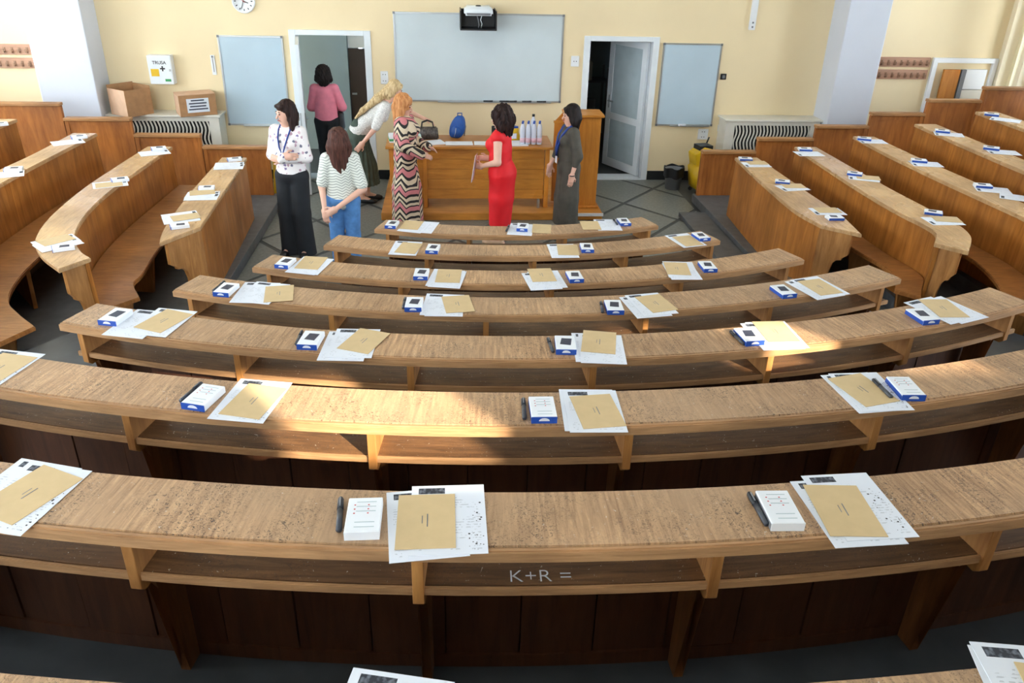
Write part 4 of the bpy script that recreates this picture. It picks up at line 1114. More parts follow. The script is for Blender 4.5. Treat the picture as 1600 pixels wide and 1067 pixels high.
SIDE_Z = {k: v[0] for k, v in SIDE.items()}
def place(key, items, idx, rank):
    if isinstance(key, int):
        z = Z_TOP[key]; desk = '%s curved desk from the podium' % ORD[key]
        spot = '%s place from the bin side' % ORD[rank]
    else:
        z = SIDE_Z[key]; desk = '%s side desk near the %s' % (ORD[int(key[1]) - 1], 'cardboard boxes' if key[0] == 'L' else 'rubbish bin')
        spot = '%s place from the front wall' % ORD[rank]
    where = 'on the ' + desk
    has_env = any(i[0] == 'e' for i in items)
    ns = 0
    for kind, x, y, a in items:
        rz = -RAD(a)
        if kind == 's':
            o = add('exam_sheet', M_SHEET, None, None, (x, y, z + 0.0008 + ns * 0.0019), (0, 0, rz)); ns += 1
            tag(o, ('lower ' if ns == 1 and sum(1 for q in items if q[0] == 's') > 1 else 'upper ' if ns == 2 else '') + 'exam sheet, ' + spot + ', ' + desk, 'paper', 'exam sheets ' + where)
            if key in (5, 6) and ns == 2 or (key in (5, 6) and len([1 for q in items if q[0] == 's']) == 1):
                # scattered answer marks printed down the margin
                rr = random.Random(idx * 7 + 3)
                vv, ff = [], []
                for i in range(26):
                    px, py = rr.uniform(0.055, 0.108), rr.choice((rr.uniform(-0.15, -0.07), rr.uniform(-0.03, 0.08)))
                    s = rr.choice((0.0012, 0.0018, 0.003)); b = len(vv)
                    vv += [(px - s, py - s, 0.0018), (px + s, py - s, 0.0018), (px + s, py + s, 0.0018), (px - s, py + s, 0.0018)]
                    ff.append([b, b + 1, b + 2, b + 3])
                add('printed_dots', mesh_pydata('printed_dots', vv, ff), o, MAT['ink'])
        elif kind == 'e':
            o = add('envelope', M_ENV, None, None, (x, y, z + 0.0008 + max(ns, 1) * 0.0019 + 0.0003), (0, 0, rz))
            tag(o, 'tan envelope, ' + spot + ', ' + desk, 'envelope', 'tan envelopes ' + where)
            if isinstance(key, int) and key >= 2:
                add('printed_line', M_LINE, o, None, (0.004, 0.0, 0.0021)); add('printed_line', M_LINE, o, None, (-0.012, 0.004, 0.0021)).scale = (0.7, 0.6, 1)
        elif kind == 'b':
            zz = z + 0.0008 + (0.004 if (key == 0 and idx == 1) else 0)
            o = empty('small_carton', 'small white-blue carton, ' + spot + ', ' + desk, 'carton', (x, y, zz), rz, 'small cartons ' + where)
            add('carton', M_BOX, o); f = add('end_flap', M_END if key != 6 else M_ENDW, o)
            if key != 6: add('thumb_notch', M_MOON, f, None, (0, -BH / 2 - 0.0006, 0.012))
            add('side_stripe', M_STRIPE if key != 6 else M_STRIPEW, o)
            if key in (6,) or key == 5:
                for i in range(5): add('text_bar', M_BAR, o, None, (0.005, 0.06 - i * 0.022 - (0.03 if i > 2 else 0), BT + 0.0001))
                for i in range(3):
                    for sx in (-0.03, 0.012): add('red_mark', M_RED, o, None, (sx, 0.045 - i * 0.02, BT + 0.0008))
            else:
                add('printed_picture', M_PIC, o, None, (0, 0, BT + 0.0001))
        elif kind == 'm':
            if isinstance(key, int): x -= 0.009
            o = empty('marker_pen', 'dark marker pen, ' + spot + ', ' + desk, 'marker', (x, y, z + 0.0108), rz, 'marker pens ' + where)
            add('marker_body', M_MK, o); add('marker_cap', M_CAP, o); add('pocket_clip', M_CLIP, o)
for key, lst in SETS.items():
    order = sorted(range(len(lst)), key=lambda i: -lst[i][0][1 if isinstance(key, int) else 2])
    for idx, items in enumerate(lst): place(key, items, idx, order.index(idx))
# ------------------------------------------------------------------ people: smooth bodies grown from limb volumes
def V3(*a): return np.array(a, float)
class Vol:
    """union of tapered limb volumes, turned into one closed surface"""
    def __init__(self): self.p = []; self.cut = []
    def cap(self, a, b, ra, rb, k=0.02, w=None, s=1.0):
        self.p.append((np.array(a, float), np.array(b, float), ra, rb, k, None if w is None else np.array(w, float) / np.linalg.norm(w), s)); return self
    def ball(self, c, r, k=0.02, w=None, s=1.0): return self.cap(c, c, r, r, k, w, s)
    def grow(self, d, rip=None):
        o = Vol(); o.p = [(a, b, ra + d, rb + d, k, w, s) for a, b, ra, rb, k, w, s in self.p]; o.cut = list(self.cut); return o
    def mesh(self, name, h=0.008, ridges=None):
        lo = np.min([np.minimum(a, b) - max(ra, rb) * max(1, s) for a, b, ra, rb, k, w, s in self.p], 0) - 3 * h
        hi = np.max([np.maximum(a, b) + max(ra, rb) * max(1, s) for a, b, ra, rb, k, w, s in self.p], 0) + 3 * h
        n = np.ceil((hi - lo) / h).astype(int) + 1
        F = np.full(n, 1.0, np.float32)
        ax = [lo[i] + h * np.arange(n[i]) for i in range(3)]
        for a, b, ra, rb, k, w, s in self.p:
            R = max(ra, rb) * max(1, s) + k + 2.5 * h
            i0 = np.maximum(((np.minimum(a, b) - R - lo) / h).astype(int), 0)
            i1 = np.minimum(((np.maximum(a, b) + R - lo) / h).astype(int) + 2, n)
            X, Y, Z = np.meshgrid(ax[0][i0[0]:i1[0]], ax[1][i0[1]:i1[1]], ax[2][i0[2]:i1[2]], indexing='ij')
            q = np.stack([X - a[0], Y - a[1], Z - a[2]], -1)
            ab = b - a
            if w is not None:
                q = q - w * ((q @ w) * (1 - 1 / s))[..., None]
                ab = ab - w * (ab @ w) * (1 - 1 / s)
            L = ab @ ab
            t = np.clip(q @ ab / L, 0, 1) if L > 1e-9 else np.zeros(X.shape)
            d = np.linalg.norm(q - t[..., None] * ab, axis=-1) - (ra + (rb - ra) * t)
            sub = F[i0[0]:i1[0], i0[1]:i1[1], i0[2]:i1[2]]
            kk = max(k, 1e-4)
            hh = np.maximum(kk - np.abs(sub - d), 0) / kk
            F[i0[0]:i1[0], i0[1]:i1[1], i0[2]:i1[2]] = np.minimum(sub, d) - hh * hh * kk * 0.25
        X, Y, Z = np.meshgrid(*ax, indexing='ij')
        if ridges is not None: F = F + ridges(X, Y, Z)
        for (pt, nn) in self.cut:          # keep the side the normal points to
            F = np.maximum(F, -((X - pt[0]) * nn[0] + (Y - pt[1]) * nn[1] + (Z - pt[2]) * nn[2]))
        S_ = F < 0
        c = np.zeros(n - 1, np.int8)
        for dx in (0, 1):
            for dy in (0, 1):
                for dz in (0, 1): c += S_[dx:n[0] - 1 + dx, dy:n[1] - 1 + dy, dz:n[2] - 1 + dz]
        act = (c > 0) & (c < 8)
        idx = np.full(n - 1, -1, np.int64)
        I = np.argwhere(act); idx[act] = np.arange(len(I))
        acc = np.zeros((len(I), 3)); cnt = np.zeros(len(I))
        cor = [(i, j, k) for i in (0, 1) for j in (0, 1) for k in (0, 1)]
        for p0 in cor:
            for axx in range(3):
                if p0[axx]: continue
                p1 = list(p0); p1[axx] = 1
                f0 = F[I[:, 0] + p0[0], I[:, 1] + p0[1], I[:, 2] + p0[2]]; f1 = F[I[:, 0] + p1[0], I[:, 1] + p1[1], I[:, 2] + p1[2]]
                m = (f0 < 0) != (f1 < 0)
                t = np.where(m, f0 / np.where(m, f0 - f1, 1), 0)
                pos = np.tile(np.array(p0, float), (len(I), 1)); pos[:, axx] += t
                acc[m] += pos[m]; cnt[m] += 1
        verts = lo + h * (I + acc / cnt[:, None])
        faces = []
        for axx in range(3):
            u, v = [(1, 2), (2, 0), (0, 1)][axx]
            sl0 = [slice(1, -1)] * 3; sl1 = [slice(1, -1)] * 3
            sl0[axx] = slice(0, n[axx] - 1); sl1[axx] = slice(1, n[axx])
            A, B = S_[tuple(sl0)], S_[tuple(sl1)]
            E_ = np.argwhere(A != B)
            if not len(E_): continue
            ins = A[A != B]
            base = E_.copy(); base[:, u] += 1; base[:, v] += 1
            q = []
            for du, dv in ((-1, -1), (0, -1), (0, 0), (-1, 0)):
                g = base.copy(); g[:, u] += du; g[:, v] += dv
                q.append(idx[g[:, 0], g[:, 1], g[:, 2]])
            q = np.stack(q, 1)
            q[~ins] = q[~ins][:, ::-1]
            faces.append(q)
        faces = np.concatenate(faces)
        faces = faces[(faces >= 0).all(1)]
        me = bpy.data.meshes.new(name)
        me.vertices.add(len(verts)); me.vertices.foreach_set('co', verts.astype(np.float32).ravel())
        me.loops.add(faces.size); me.loops.foreach_set('vertex_index', faces.astype(np.int32).ravel())
        me.polygons.add(len(faces)); me.polygons.foreach_set('loop_start', np.arange(0, faces.size, 4, dtype=np.int32))
        me.polygons.foreach_set('use_smooth', np.ones(len(faces), bool))
        me.update(calc_edges=True); me.validate()
        return me

# ---- cloth, skin and hair
def skin_mat():
    m = plain('skin', lin(226, 178, 156), 0.5, noise=0.06, scale=12); m.node_tree.nodes['Principled BSDF'].inputs['Subsurface Weight'].default_value = 0.08
    m.node_tree.nodes['Principled BSDF'].inputs['Subsurface Radius'].default_value = (0.01, 0.004, 0.002); return m
SKIN = skin_mat()
def hair_mat(name, a, b):
    m, nt, p = nt_new(name)
    tc = nt.nodes.new('ShaderNodeTexCoord'); mp = nt.nodes.new('ShaderNodeMapping'); mp.inputs['Scale'].default_value = (60, 60, 4)
    nt.links.new(tc.outputs['Object'], mp.inputs['Vector'])
    nz = nd(nt, 'ShaderNodeTexNoise', Scale=1.0, Detail=4.0); nt.links.new(mp.outputs['Vector'], nz.inputs['Vector'])
    r = ramp(nt, [(0.3, a), (0.7, b)]); nt.links.new(nz.outputs['Fac'], r.inputs['Fac']); nt.links.new(r.outputs['Color'], p.inputs['Base Color'])
    p.inputs['Roughness'].default_value = 0.6; p.inputs['Specular IOR Level'].default_value = 0.2
    bu = nd(nt, 'ShaderNodeBump', Strength=0.5, Distance=0.01); nt.links.new(nz.outputs['Fac'], bu.inputs['Height']); nt.links.new(bu.outputs['Normal'], p.inputs['Normal'])
    return m
def spots_mat(name, base, cols, scale=16.0, size=0.32):
    m, nt, p = nt_new(name); p.inputs['Roughness'].default_value = 0.75
    tc = nt.nodes.new('ShaderNodeTexCoord')
    vo = nd(nt, 'ShaderNodeTexVoronoi', Scale=scale, Randomness=1.0); nt.links.new(tc.outputs['Object'], vo.inputs['Vector'])
    dn = nd(nt, 'ShaderNodeTexNoise', Scale=60.0, Detail=2.0); nt.links.new(tc.outputs['Object'], dn.inputs['Vector'])
    d = math_n(nt, 'ADD', vo.outputs['Distance'], math_n(nt, 'MULTIPLY', math_n(nt, 'SUBTRACT', dn.outputs['Fac'], 0.5), 0.5))
    msk = math_n(nt, 'LESS_THAN', d, size)
    r = ramp(nt, [(i / len(cols), c) for i, c in enumerate(cols)] + [(1.0, cols[-1])], 'CONSTANT')
    sx = nt.nodes.new('ShaderNodeSeparateXYZ'); nt.links.new(vo.outputs['Color'], sx.inputs[0]); nt.links.new(sx.outputs[0], r.inputs['Fac'])
    nt.links.new(mixc(nt, msk, base, r.outputs['Color']), p.inputs['Base Color'])
    return m
def zigzag_mat(name, stops, freq, amp, zf, axis_a=0, interp='CONSTANT', rough=0.7):
    """bands by height, bent into a zigzag around the body"""
    m, nt, p = nt_new(name); p.inputs['Roughness'].default_value = rough
    tc = nt.nodes.new('ShaderNodeTexCoord'); s = nt.nodes.new('ShaderNodeSeparateXYZ'); nt.links.new(tc.outputs['Object'], s.inputs[0])
    u = math_n(nt, 'ADD', math_n(nt, 'MULTIPLY', s.outputs[1], 1.0), math_n(nt, 'MULTIPLY', s.outputs[0], 0.8))
    tri = math_n(nt, 'PINGPONG', math_n(nt, 'MULTIPLY', u, freq), 1.0)
    z = math_n(nt, 'ADD', math_n(nt, 'MULTIPLY', s.outputs[2], zf), math_n(nt, 'MULTIPLY', tri, amp))
    fr = math_n(nt, 'FRACT', z)
    r = ramp(nt, stops, interp); nt.links.new(fr, r.inputs['Fac'])
    nt.links.new(r.outputs['Color'], p.inputs['Base Color'])
    return m
CL = {
 'floral': spots_mat('floral_blouse', lin(238, 232, 232), [lin(132, 116, 156), lin(186, 150, 164), lin(112, 112, 134), lin(206, 176, 186)], 20.0, 0.31),
 'black': plain('black_cloth', lin(26, 30, 36), 0.8, noise=0.25, scale=10),
 'pink': plain('pink_knit', lin(236, 136, 156), 0.85, noise=0.14, scale=9, bump=0.2),
 'lace': zigzag_mat('lace_top', [(0.0, lin(226, 228, 220)), (0.55, lin(226, 228, 220)), (0.60, lin(170, 176, 168)), (1.0, lin(205, 208, 198))], 26.0, 0.8, 34.0),
 'white_lace': spots_mat('white_lace', lin(212, 210, 206), [lin(190, 188, 184), lin(240, 238, 234)], 70.0, 0.4),
 'greenskirt': plain('green_pleats', lin(70, 84, 74), 0.8, noise=0.3, scale=12),
 'zigzag': zigzag_mat('zigzag_dress', [(0.0, lin(34, 28, 30)), (0.16, lin(226, 208, 180)), (0.36, lin(34, 28, 30)), (0.50, lin(216, 132, 136)), (0.76, lin(34, 28, 30)), (0.84, lin(222, 204, 176)), (1.0, lin(222, 204, 176))], 12.0, 0.42, 4.6),
 'jeans': plain('blue_denim', lin(84, 136, 196), 0.85, noise=0.25, scale=14, bump=0.1),
 'red': plain('red_crepe', lin(224, 14, 28), 0.7, noise=0.12, scale=5),
 'olive': plain('olive_cloth', lin(78, 74, 66), 0.8, noise=0.22, scale=14),
 'bluescarf': plain('blue_ribbon', lin(30, 62, 140), 0.6, noise=0.1),
 'shoe': plain('black_leather', lin(28, 26, 26), 0.4, noise=0.1),
 'nude': plain('beige_leather', lin(196, 160, 130), 0.45, noise=0.1),
}
HAIR = {'dark': hair_mat('dark_brown_hair', lin(24, 15, 14), lin(54, 34, 30)), 'brown': hair_mat('brown_hair', lin(50, 28, 24), lin(98, 62, 52)), 'black': hair_mat('black_hair', lin(16, 13, 13), lin(42, 32, 30)),
        'blonde': hair_mat('blonde_hair', lin(160, 128, 84), lin(224, 200, 156)), 'copper': hair_mat('copper_hair', lin(172, 104, 58), lin(222, 162, 106))}
M_EYE = plain('eye_dark', lin(40, 32, 30), 0.2); M_LIP = plain('lips', lin(184, 92, 92), 0.4)

def hand(vol, wrist, d, n, flip, curl=0.5, spread=0.0):
    """palm, four fingers and a thumb; d points to the fingertips, n out of the back of the hand"""
    d = d / np.linalg.norm(d); n = n - d * (n @ d); n /= np.linalg.norm(n); s = np.cross(d, n) * flip
    wrist = np.array(wrist, float)
    vol.cap(wrist, wrist + d * 0.075, 0.024, 0.020, 0.012, s, 1.75)
    base = wrist + d * 0.085
    for i, (off, ln) in enumerate(((-0.030, 0.066), (-0.010, 0.076), (0.010, 0.072), (0.029, 0.056))):
        p0 = base + s * off
        c1, c2 = curl * 0.7, curl * 1.6
        p1 = p0 + (d * math.cos(c1) - n * math.sin(c1) + s * spread * off * 4) * ln * 0.5
        p2 = p1 + (d * math.cos(c2) - n * math.sin(c2)) * ln * 0.5
        vol.cap(p0 - d * 0.02, p1, 0.0092, 0.0085, 0.006); vol.cap(p1, p2, 0.0085, 0.0075, 0.004)
    t0 = wrist + d * 0.025 - s * 0.030
    t1 = t0 + (d * 0.6 - s * 0.7 - n * 0.2) * 0.042; t2 = t1 + (d * 0.9 - s * 0.1 - n * 0.35) * 0.034
    vol.cap(t0, t1, 0.012, 0.0100, 0.008); vol.cap(t1, t2, 0.0098, 0.0085, 0.004)

def rotz(v, a):
    c, s = math.cos(a), math.sin(a); v = np.asarray(v, float)
    return np.array([v[0] * c - v[1] * s, v[0] * s + v[1] * c, v[2]])

def person(label, loc, rz, scale, J, head_yaw=0.0, head_tilt=0.0, build=1.0, top=None, bottom=None, hair=None, shoes='shoe', extras=None, leg=1.0):
    """J: joint positions in a frame that faces +y; top/bottom: functions that fill a cloth volume"""
    e = empty('person', label, 'person', loc, rz)
    e.scale = (scale,) * 3
    X = np.array([1.0, 0, 0])
    g = lambda k: np.array(J[k], float)
    body = Vol()
    up = (g('chest') - g('pelvis')); up /= np.linalg.norm(up); fwd = np.cross(up, X); fwd = -fwd if fwd[1] < -0.9 else fwd
    fwd = np.cross(up, X) if np.cross(up, X)[1] > 0 or abs(np.cross(up, X)[1]) < 0.2 else -np.cross(up, X)
    sx = g('shR') - g('shL'); sx /= np.linalg.norm(sx)
    b = build
    body.cap(g('chest') + up * 0.05, g('chest') - up * 0.06, 0.096 * b, 0.092 * b, 0.03, sx, 1.28)
    body.cap(g('chest') - up * 0.08, g('waist'), 0.090 * b, 0.084 * b, 0.05, X, 1.30)
    body.cap(g('waist'), g('pelvis'), 0.088 * b, 0.112 * b, 0.05, X, 1.36)
    for s in (-1, 1): body.ball(g('chest') + up * 0.0 + fwd * 0.075 * b + sx * s * 0.072, 0.056 * b, 0.035)
    body.cap(g('shL'), g('shR'), 0.050 * b, 0.050 * b, 0.04)
    body.cap(g('neck') - up * 0.05, g('head') - np.array([0, 0, 0.06]), 0.050, 0.046, 0.03)
    # head
    H_ = g('head'); ft = rotz((0, 1, 0), head_yaw); rt = rotz((1, 0, 0), head_yaw); uz = np.array([0, 0, 1.0])
    ft = ft * math.cos(head_tilt) - uz * math.sin(head_tilt); uz = np.cross(rt, ft)
    body.ball(H_ + uz * 0.025 - ft * 0.008, 0.082, 0.02, uz, 1.12)
    body.cap(H_ - uz * 0.005 + ft * 0.018, H_ - uz * 0.075 + ft * 0.040, 0.066, 0.036, 0.03)
    body.cap(H_ + uz * 0.005 + ft * 0.088, H_ - uz * 0.026 + ft * 0.104, 0.009, 0.013, 0.012)
    body.cap(H_ - uz * 0.060 + ft * 0.082 - rt * 0.016, H_ - uz * 0.060 + ft * 0.082 + rt * 0.016, 0.008, 0.008, 0.01)
    body.cap(H_ + uz * 0.024 + ft * 0.082 - rt * 0.034, H_ + uz * 0.024 + ft * 0.082 + rt * 0.034, 0.010, 0.010, 0.016)
    for s in (-1, 1): body.ball(H_ + rt * s * 0.078 - ft * 0.005, 0.018, 0.008, uz, 1.5)
    sl = Vol()
    for sd, sg in (('L', -1), ('R', 1)):
        body.cap(g('sh' + sd), g('el' + sd), 0.046 * b, 0.037 * b, 0.025)
        body.cap(g('el' + sd), g('wr' + sd), 0.037 * b, 0.024, 0.02)
        dn = J.get('hd' + sd); 
        d = np.array(dn[0], float) if dn else g('wr' + sd) - g('el' + sd)
        nn = np.array(dn[1], float) if dn else np.array([sg, 0, 0.0])
        hand(body, g('wr' + sd), d, nn, dn[2] if dn and len(dn) > 2 else sg, dn[3] if dn and len(dn) > 3 else 0.45)
        body.cap(g('hip' + sd), g('kn' + sd), 0.088 * b * leg, 0.058 * b * leg, 0.04)
        body.cap(g('kn' + sd), g('an' + sd), 0.055 * b * leg, 0.036, 0.03)
        toe = np.array(J.get('toe' + sd, g('an' + sd) + np.array([sg * 0.02, 0.15, -0.05])), float)
        body.cap(g('an' + sd), toe, 0.036, 0.026, 0.02); body.cap(g('an' + sd) + np.array([0, 0, -0.03]), g('an' + sd) + np.array([0, -0.05, -0.045]), 0.03, 0.03, 0.02)
    add('body', body.mesh('body', 0.0075), e, SKIN)
    # face marks
    for s in (-1, 1):
        p = H_ + uz * 0.012 + ft * 0.083 + rt * s * 0.032
        bm = bmesh.new(); bmesh.ops.create_uvsphere(bm, u_segments=10, v_segments=6, radius=0.011)
        o = add('eye', bm_done(bm, 'eye', True), e, M_EYE, tuple(p)); o.scale = (1.2, 0.8, 0.7); o.rotation_euler = (0, 0, head_yaw)
        tube('eyebrow', [tuple(p + uz * 0.020 - rt * 0.018 + ft * 0.004), tuple(p + uz * 0.025 + ft * 0.009), tuple(p + uz * 0.020 + rt * 0.018 + ft * 0.002)], 0.0035, M_EYE, e, 6)
    tube('lips', [tuple(H_ - uz * 0.052 + ft * 0.084 - rt * 0.022), tuple(H_ - uz * 0.051 + ft * 0.094), tuple(H_ - uz * 0.052 + ft * 0.084 + rt * 0.022)], [0.004, 0.0075, 0.004], M_LIP, e, 8)
    def cloth(name, vol, mat, h=0.0085, ridges=None, label=None):
        o = add(name, vol.mesh(name, h, ridges), e, CL[mat] if isinstance(mat, str) else mat)
        if label: o['label'] = label
        return o
    if top: top(cloth, g, up, fwd, sx, b)
    if bottom: bottom(cloth, g, b)
    # shoes
    for sd, sg in (('L', -1), ('R', 1)):
        sv = Vol(); toe = np.array(J.get('toe' + sd, g('an' + sd) + np.array([sg * 0.02, 0.15, -0.05])), float); an = g('an' + sd)
        sv.cap(an + np.array([0, -0.035, -0.035]), toe, 0.040, 0.034, 0.02); sv.cap(toe, toe + (toe - an) * np.array([1, 1, 0]) * 0.25, 0.034, 0.024, 0.02)
        sv.cut = [((0, 0, 0.002), (0, 0, 1))]
        cloth('shoe', sv, shoes, 0.009)
    if hair: hair(e, H_, ft, rt, uz, g)
    if extras: extras(e, g, H_, ft, rt, uz, cloth)
    return e

def torso_vol(g, up, sx, b, d, low=None):
    X = np.array([1.0, 0, 0]); v = Vol(); fwd = np.cross(up, X); fwd = fwd if fwd[1] > 0 else -fwd
    v.cap(g('chest') + up * 0.05, g('chest') - up * 0.06, 0.096 * b + d, 0.094 * b + d, 0.03, sx, 1.28)
    v.cap(g('chest') - up * 0.08, g('waist'), 0.092 * b + d, 0.090 * b + d, 0.05, X, 1.30)
    for s in (-1, 1): v.ball(g('chest') + fwd * 0.075 * b + sx * s * 0.072, 0.056 * b + d, 0.035)
    v.cap(g('shL'), g('shR'), 0.050 * b + d, 0.050 * b + d, 0.04)
    v.cap(g('waist'), g('waist') + (g('pelvis') - g('waist')) * (0.75 if low is None else low), 0.092 * b + d, 0.110 * b + d, 0.05, X, 1.38)
    return v

def make_top(mat, sleeve=1.0, d=0.013, puff=0.0, low=None, hem=None, name='blouse', cuffr=0.0):
    def f(cloth, g, up, fwd, sx, b):
        v = torso_vol(g, up, sx, b, d, low)
        for sd in 'LR':
            a, m, w = g('sh' + sd), g('el' + sd), g('wr' + sd)
            u = min(sleeve * 2, 1.0)
            if u > 0: v.cap(a, a + (m - a) * u, 0.048 * b + d + puff * 0.5, 0.038 * b + d + puff, 0.02)
            if sleeve > 0.5:
                u = (sleeve - 0.5) * 2
                v.cap(m, m + (w - m) * u, 0.038 * b + d + puff * 0.6, 0.030 * b + d * 0.8 + cuffr, 0.02)
        if hem is not None: v.cut.append(((0, 0, hem), (0, 0, 1)))
        cloth(name, v, mat)
    return f

def make_trousers(mat, flare=0.03, top_z=None, name='trousers', hem=0.012):
    def f(cloth, g, b):
        X = (1, 0, 0); v = Vol()
        v.cap(g('waist') * 0.35 + g('pelvis') * 0.65, g('pelvis'), 0.105 * b + 0.008, 0.118 * b + 0.008, 0.04, X, 1.38)
        for sd, sg in (('L', -1), ('R', 1)):
            v.cap(g('hip' + sd), g('kn' + sd), 0.100 * b, 0.072 * b + flare * 0.6, 0.03)
            a = g('an' + sd); v.cap(g('kn' + sd), (a[0], a[1], 0.0), 0.072 * b + flare * 0.6, 0.066 * b + flare, 0.03)
        v.cut = [((0, 0, hem), (0, 0, 1))]
        cloth(name, v, mat)
    return f

def make_skirt(mat, rings, hem, name='skirt', folds=0.0, nf=18):
    """rings: list of (x, y, z, half depth, width ratio)"""
    def f(cloth, g, b):
        v = Vol()
        for (x0, y0, z0, r0, s0), (x1, y1, z1, r1, s1) in zip(rings[:-1], rings[1:]):
            v.cap((x0, y0, z0), (x1, y1, z1), r0, r1, 0.03, (1, 0, 0), (s0 + s1) / 2)
        v.cut = [((0, 0, hem), (0, 0, 1))]
        zt = rings[0][2]
        rd = (lambda X, Y, Z: folds * np.clip((zt - Z) / (zt - hem), 0, 1) * np.sin(np.arctan2(X - rings[-1][0], Y - rings[-1][1]) * nf)) if folds else None
        cloth(name, v, mat, 0.0085, rd)
    return f

def wavy(amp, fr):
    return lambda X, Y, Z: amp * (np.sin(X * fr + Z * 22) * np.cos(Y * fr * 0.9 + Z * 9) + 0.6 * np.sin((X + Y) * fr * 1.7 + Z * 31))

def hair_fn(mat, length, width=0.085, back=0.03, fringe=True, curl=0.0025, fr=130, extra=None, vol=0.0, bob=False):
    def f(e, H_, ft, rt, uz, g):
        v = Vol()
        v.ball(H_ + uz * 0.040 - ft * 0.022, 0.092 + vol, 0.02, uz, 1.10)
        v.cap(H_ + uz * 0.06 - ft * 0.02, H_ - uz * 0.02 - ft * 0.045, 0.090 + vol, 0.080 + vol, 0.02)
        dn = np.array([0, 0, -1.0])
        for s in (-1, 1):
            p0 = H_ + rt * s * 0.068 + uz * 0.05 + ft * 0.008
            p1 = H_ + rt * s * (0.078 + vol) - uz * 0.05 - ft * 0.018
            v.cap(p0, p1, 0.030 + vol * 0.4, 0.034 + vol * 0.6, 0.02)
            if length > 0.12: v.cap(p1, p1 + dn * (length - 0.10) - ft * back + rt * s * 0.012, 0.034 + vol * 0.6, 0.026 + vol * 0.4, 0.025)
        if length > 0.05:
            b0 = H_ - ft * 0.060 - uz * 0.02
            v.cap(b0, b0 + dn * length * 0.95 - ft * back, 0.070 + vol, 0.048 + vol * 0.6, 0.03, rt, width / 0.06)
        if fringe: v.cap(H_ + uz * 0.085 + ft * 0.060 - rt * 0.05, H_ + uz * 0.080 + ft * 0.062 + rt * 0.05, 0.026, 0.024, 0.02)
        if extra: extra(v, H_, ft, rt, uz, g)
        add('hair', v.mesh('hair', 0.0075, wavy(curl, fr)), e, HAIR[mat])
    return f

def base_joints(**kw):
    J = dict(head=(0, 0.0, 1.535), neck=(0, -0.005, 1.40), chest=(0, 0, 1.25), waist=(0, 0, 1.06), pelvis=(0, 0, 0.92),
             shL=(-0.140, -0.005, 1.355), shR=(0.140, -0.005, 1.355), elL=(-0.19, -0.02, 1.08), elR=(0.19, -0.02, 1.08),
             wrL=(-0.20, 0.05, 0.86), wrR=(0.20, 0.05, 0.86), hipL=(-0.085, 0, 0.88), hipR=(0.085, 0, 0.88), knL=(-0.09, 0.02, 0.48), knR=(0.09, 0.02, 0.48),
             anL=(-0.09, -0.02, 0.08), anR=(0.09, -0.02, 0.08))
    J.update(kw); return J

def lanyard(e, g, mat='bluescarf', drop=0.30, yoff=0.115, r=0.006, badge=True, spread=0.065):
    n = g('neck'); tip = np.array([n[0], n[1] + yoff + 0.02, n[2] - drop])
    side = lambda q: [tuple(n + (q * spread * 0.8, -0.06, 0.045)), tuple(n + (q * spread, 0.0, 0.038)), tuple(n + (q * spread, 0.075, -0.015)), tuple(n + (q * spread * 0.8, yoff - 0.02, -0.09)), tuple(n + (q * spread * 0.45, yoff + 0.012, -0.09 - (drop - 0.09) * 0.5))]
    pts = side(-1) + [tuple(tip)] + side(1)[::-1]
    ly = tube('lanyard', pts, r, CL[mat], e, 6)
    if badge: box('badge', tip[0] - 0.035, tip[0] + 0.035, tip[1] - 0.002, tip[1] + 0.002, tip[2] - 0.10, tip[2] - 0.01, MAT['paper'], ly)

# 1 woman with folded arms
J = base_joints(elL=(-0.20, 0.01, 1.10), elR=(0.20, 0.01, 1.10), wrL=(0.02, 0.185, 1.10), wrR=(-0.02, 0.175, 1.135),
                hdL=((1, -0.15, 0.12), (0, 1, 0.1), 1, 0.6), hdR=((-1, -0.15, 0.0), (0, 1, 0.1), 1, 0.6), knL=(-0.08, 0.02, 0.48), anL=(-0.09, 0.0, 0.08), anR=(0.10, 0.0, 0.08))
person('person in a floral blouse and black trousers with folded arms and a blue lanyard', (-1.75, 9.06, 0.001), RAD(163), 1.055, J, RAD(-38), 0.05,
       top=make_top('floral', 0.98, 0.013, 0.006, low=0.9), bottom=make_trousers('black', 0.04),
       hair=hair_fn('dark', 0.27, 0.075, 0.0), extras=lambda e, g, H_, ft, rt, uz, cloth: lanyard(e, g, drop=0.26, badge=False, yoff=0.15, r=0.008))

# 2 woman in pink walking out of the door
J = base_joints(elL=(-0.21, 0.03, 1.09), elR=(0.24, 0.02, 1.09), wrL=(-0.12, 0.20, 1.02), wrR=(0.16, 0.20, 0.98), knL=(-0.08, 0.06, 0.48), anL=(-0.08, 0.03, 0.08), knR=(0.08, -0.02, 0.48), anR=(0.08, -0.16, 0.12), toeR=(0.09, -0.04, 0.04))
def bag(e, g, H_, ft, rt, uz, cloth):
    v = Vol(); v.cap((0.20, 0.06, 0.98), (0.20, 0.06, 0.80), 0.05, 0.06, 0.02, (0, 1, 0), 1.8); cloth('shoulder_bag', v, 'shoe')
person('person in a pink jumper and black trousers walking out through the open door', (-1.77, 12.22, 0.001), RAD(4), 1.0, J,
       top=make_top('pink', 1.0, 0.016, 0.008, low=0.95, name='jumper'), bottom=make_trousers('black', 0.0), hair=hair_fn('black', 0.07, 0.080, 0.0, curl=0.007, vol=0.012), extras=bag)

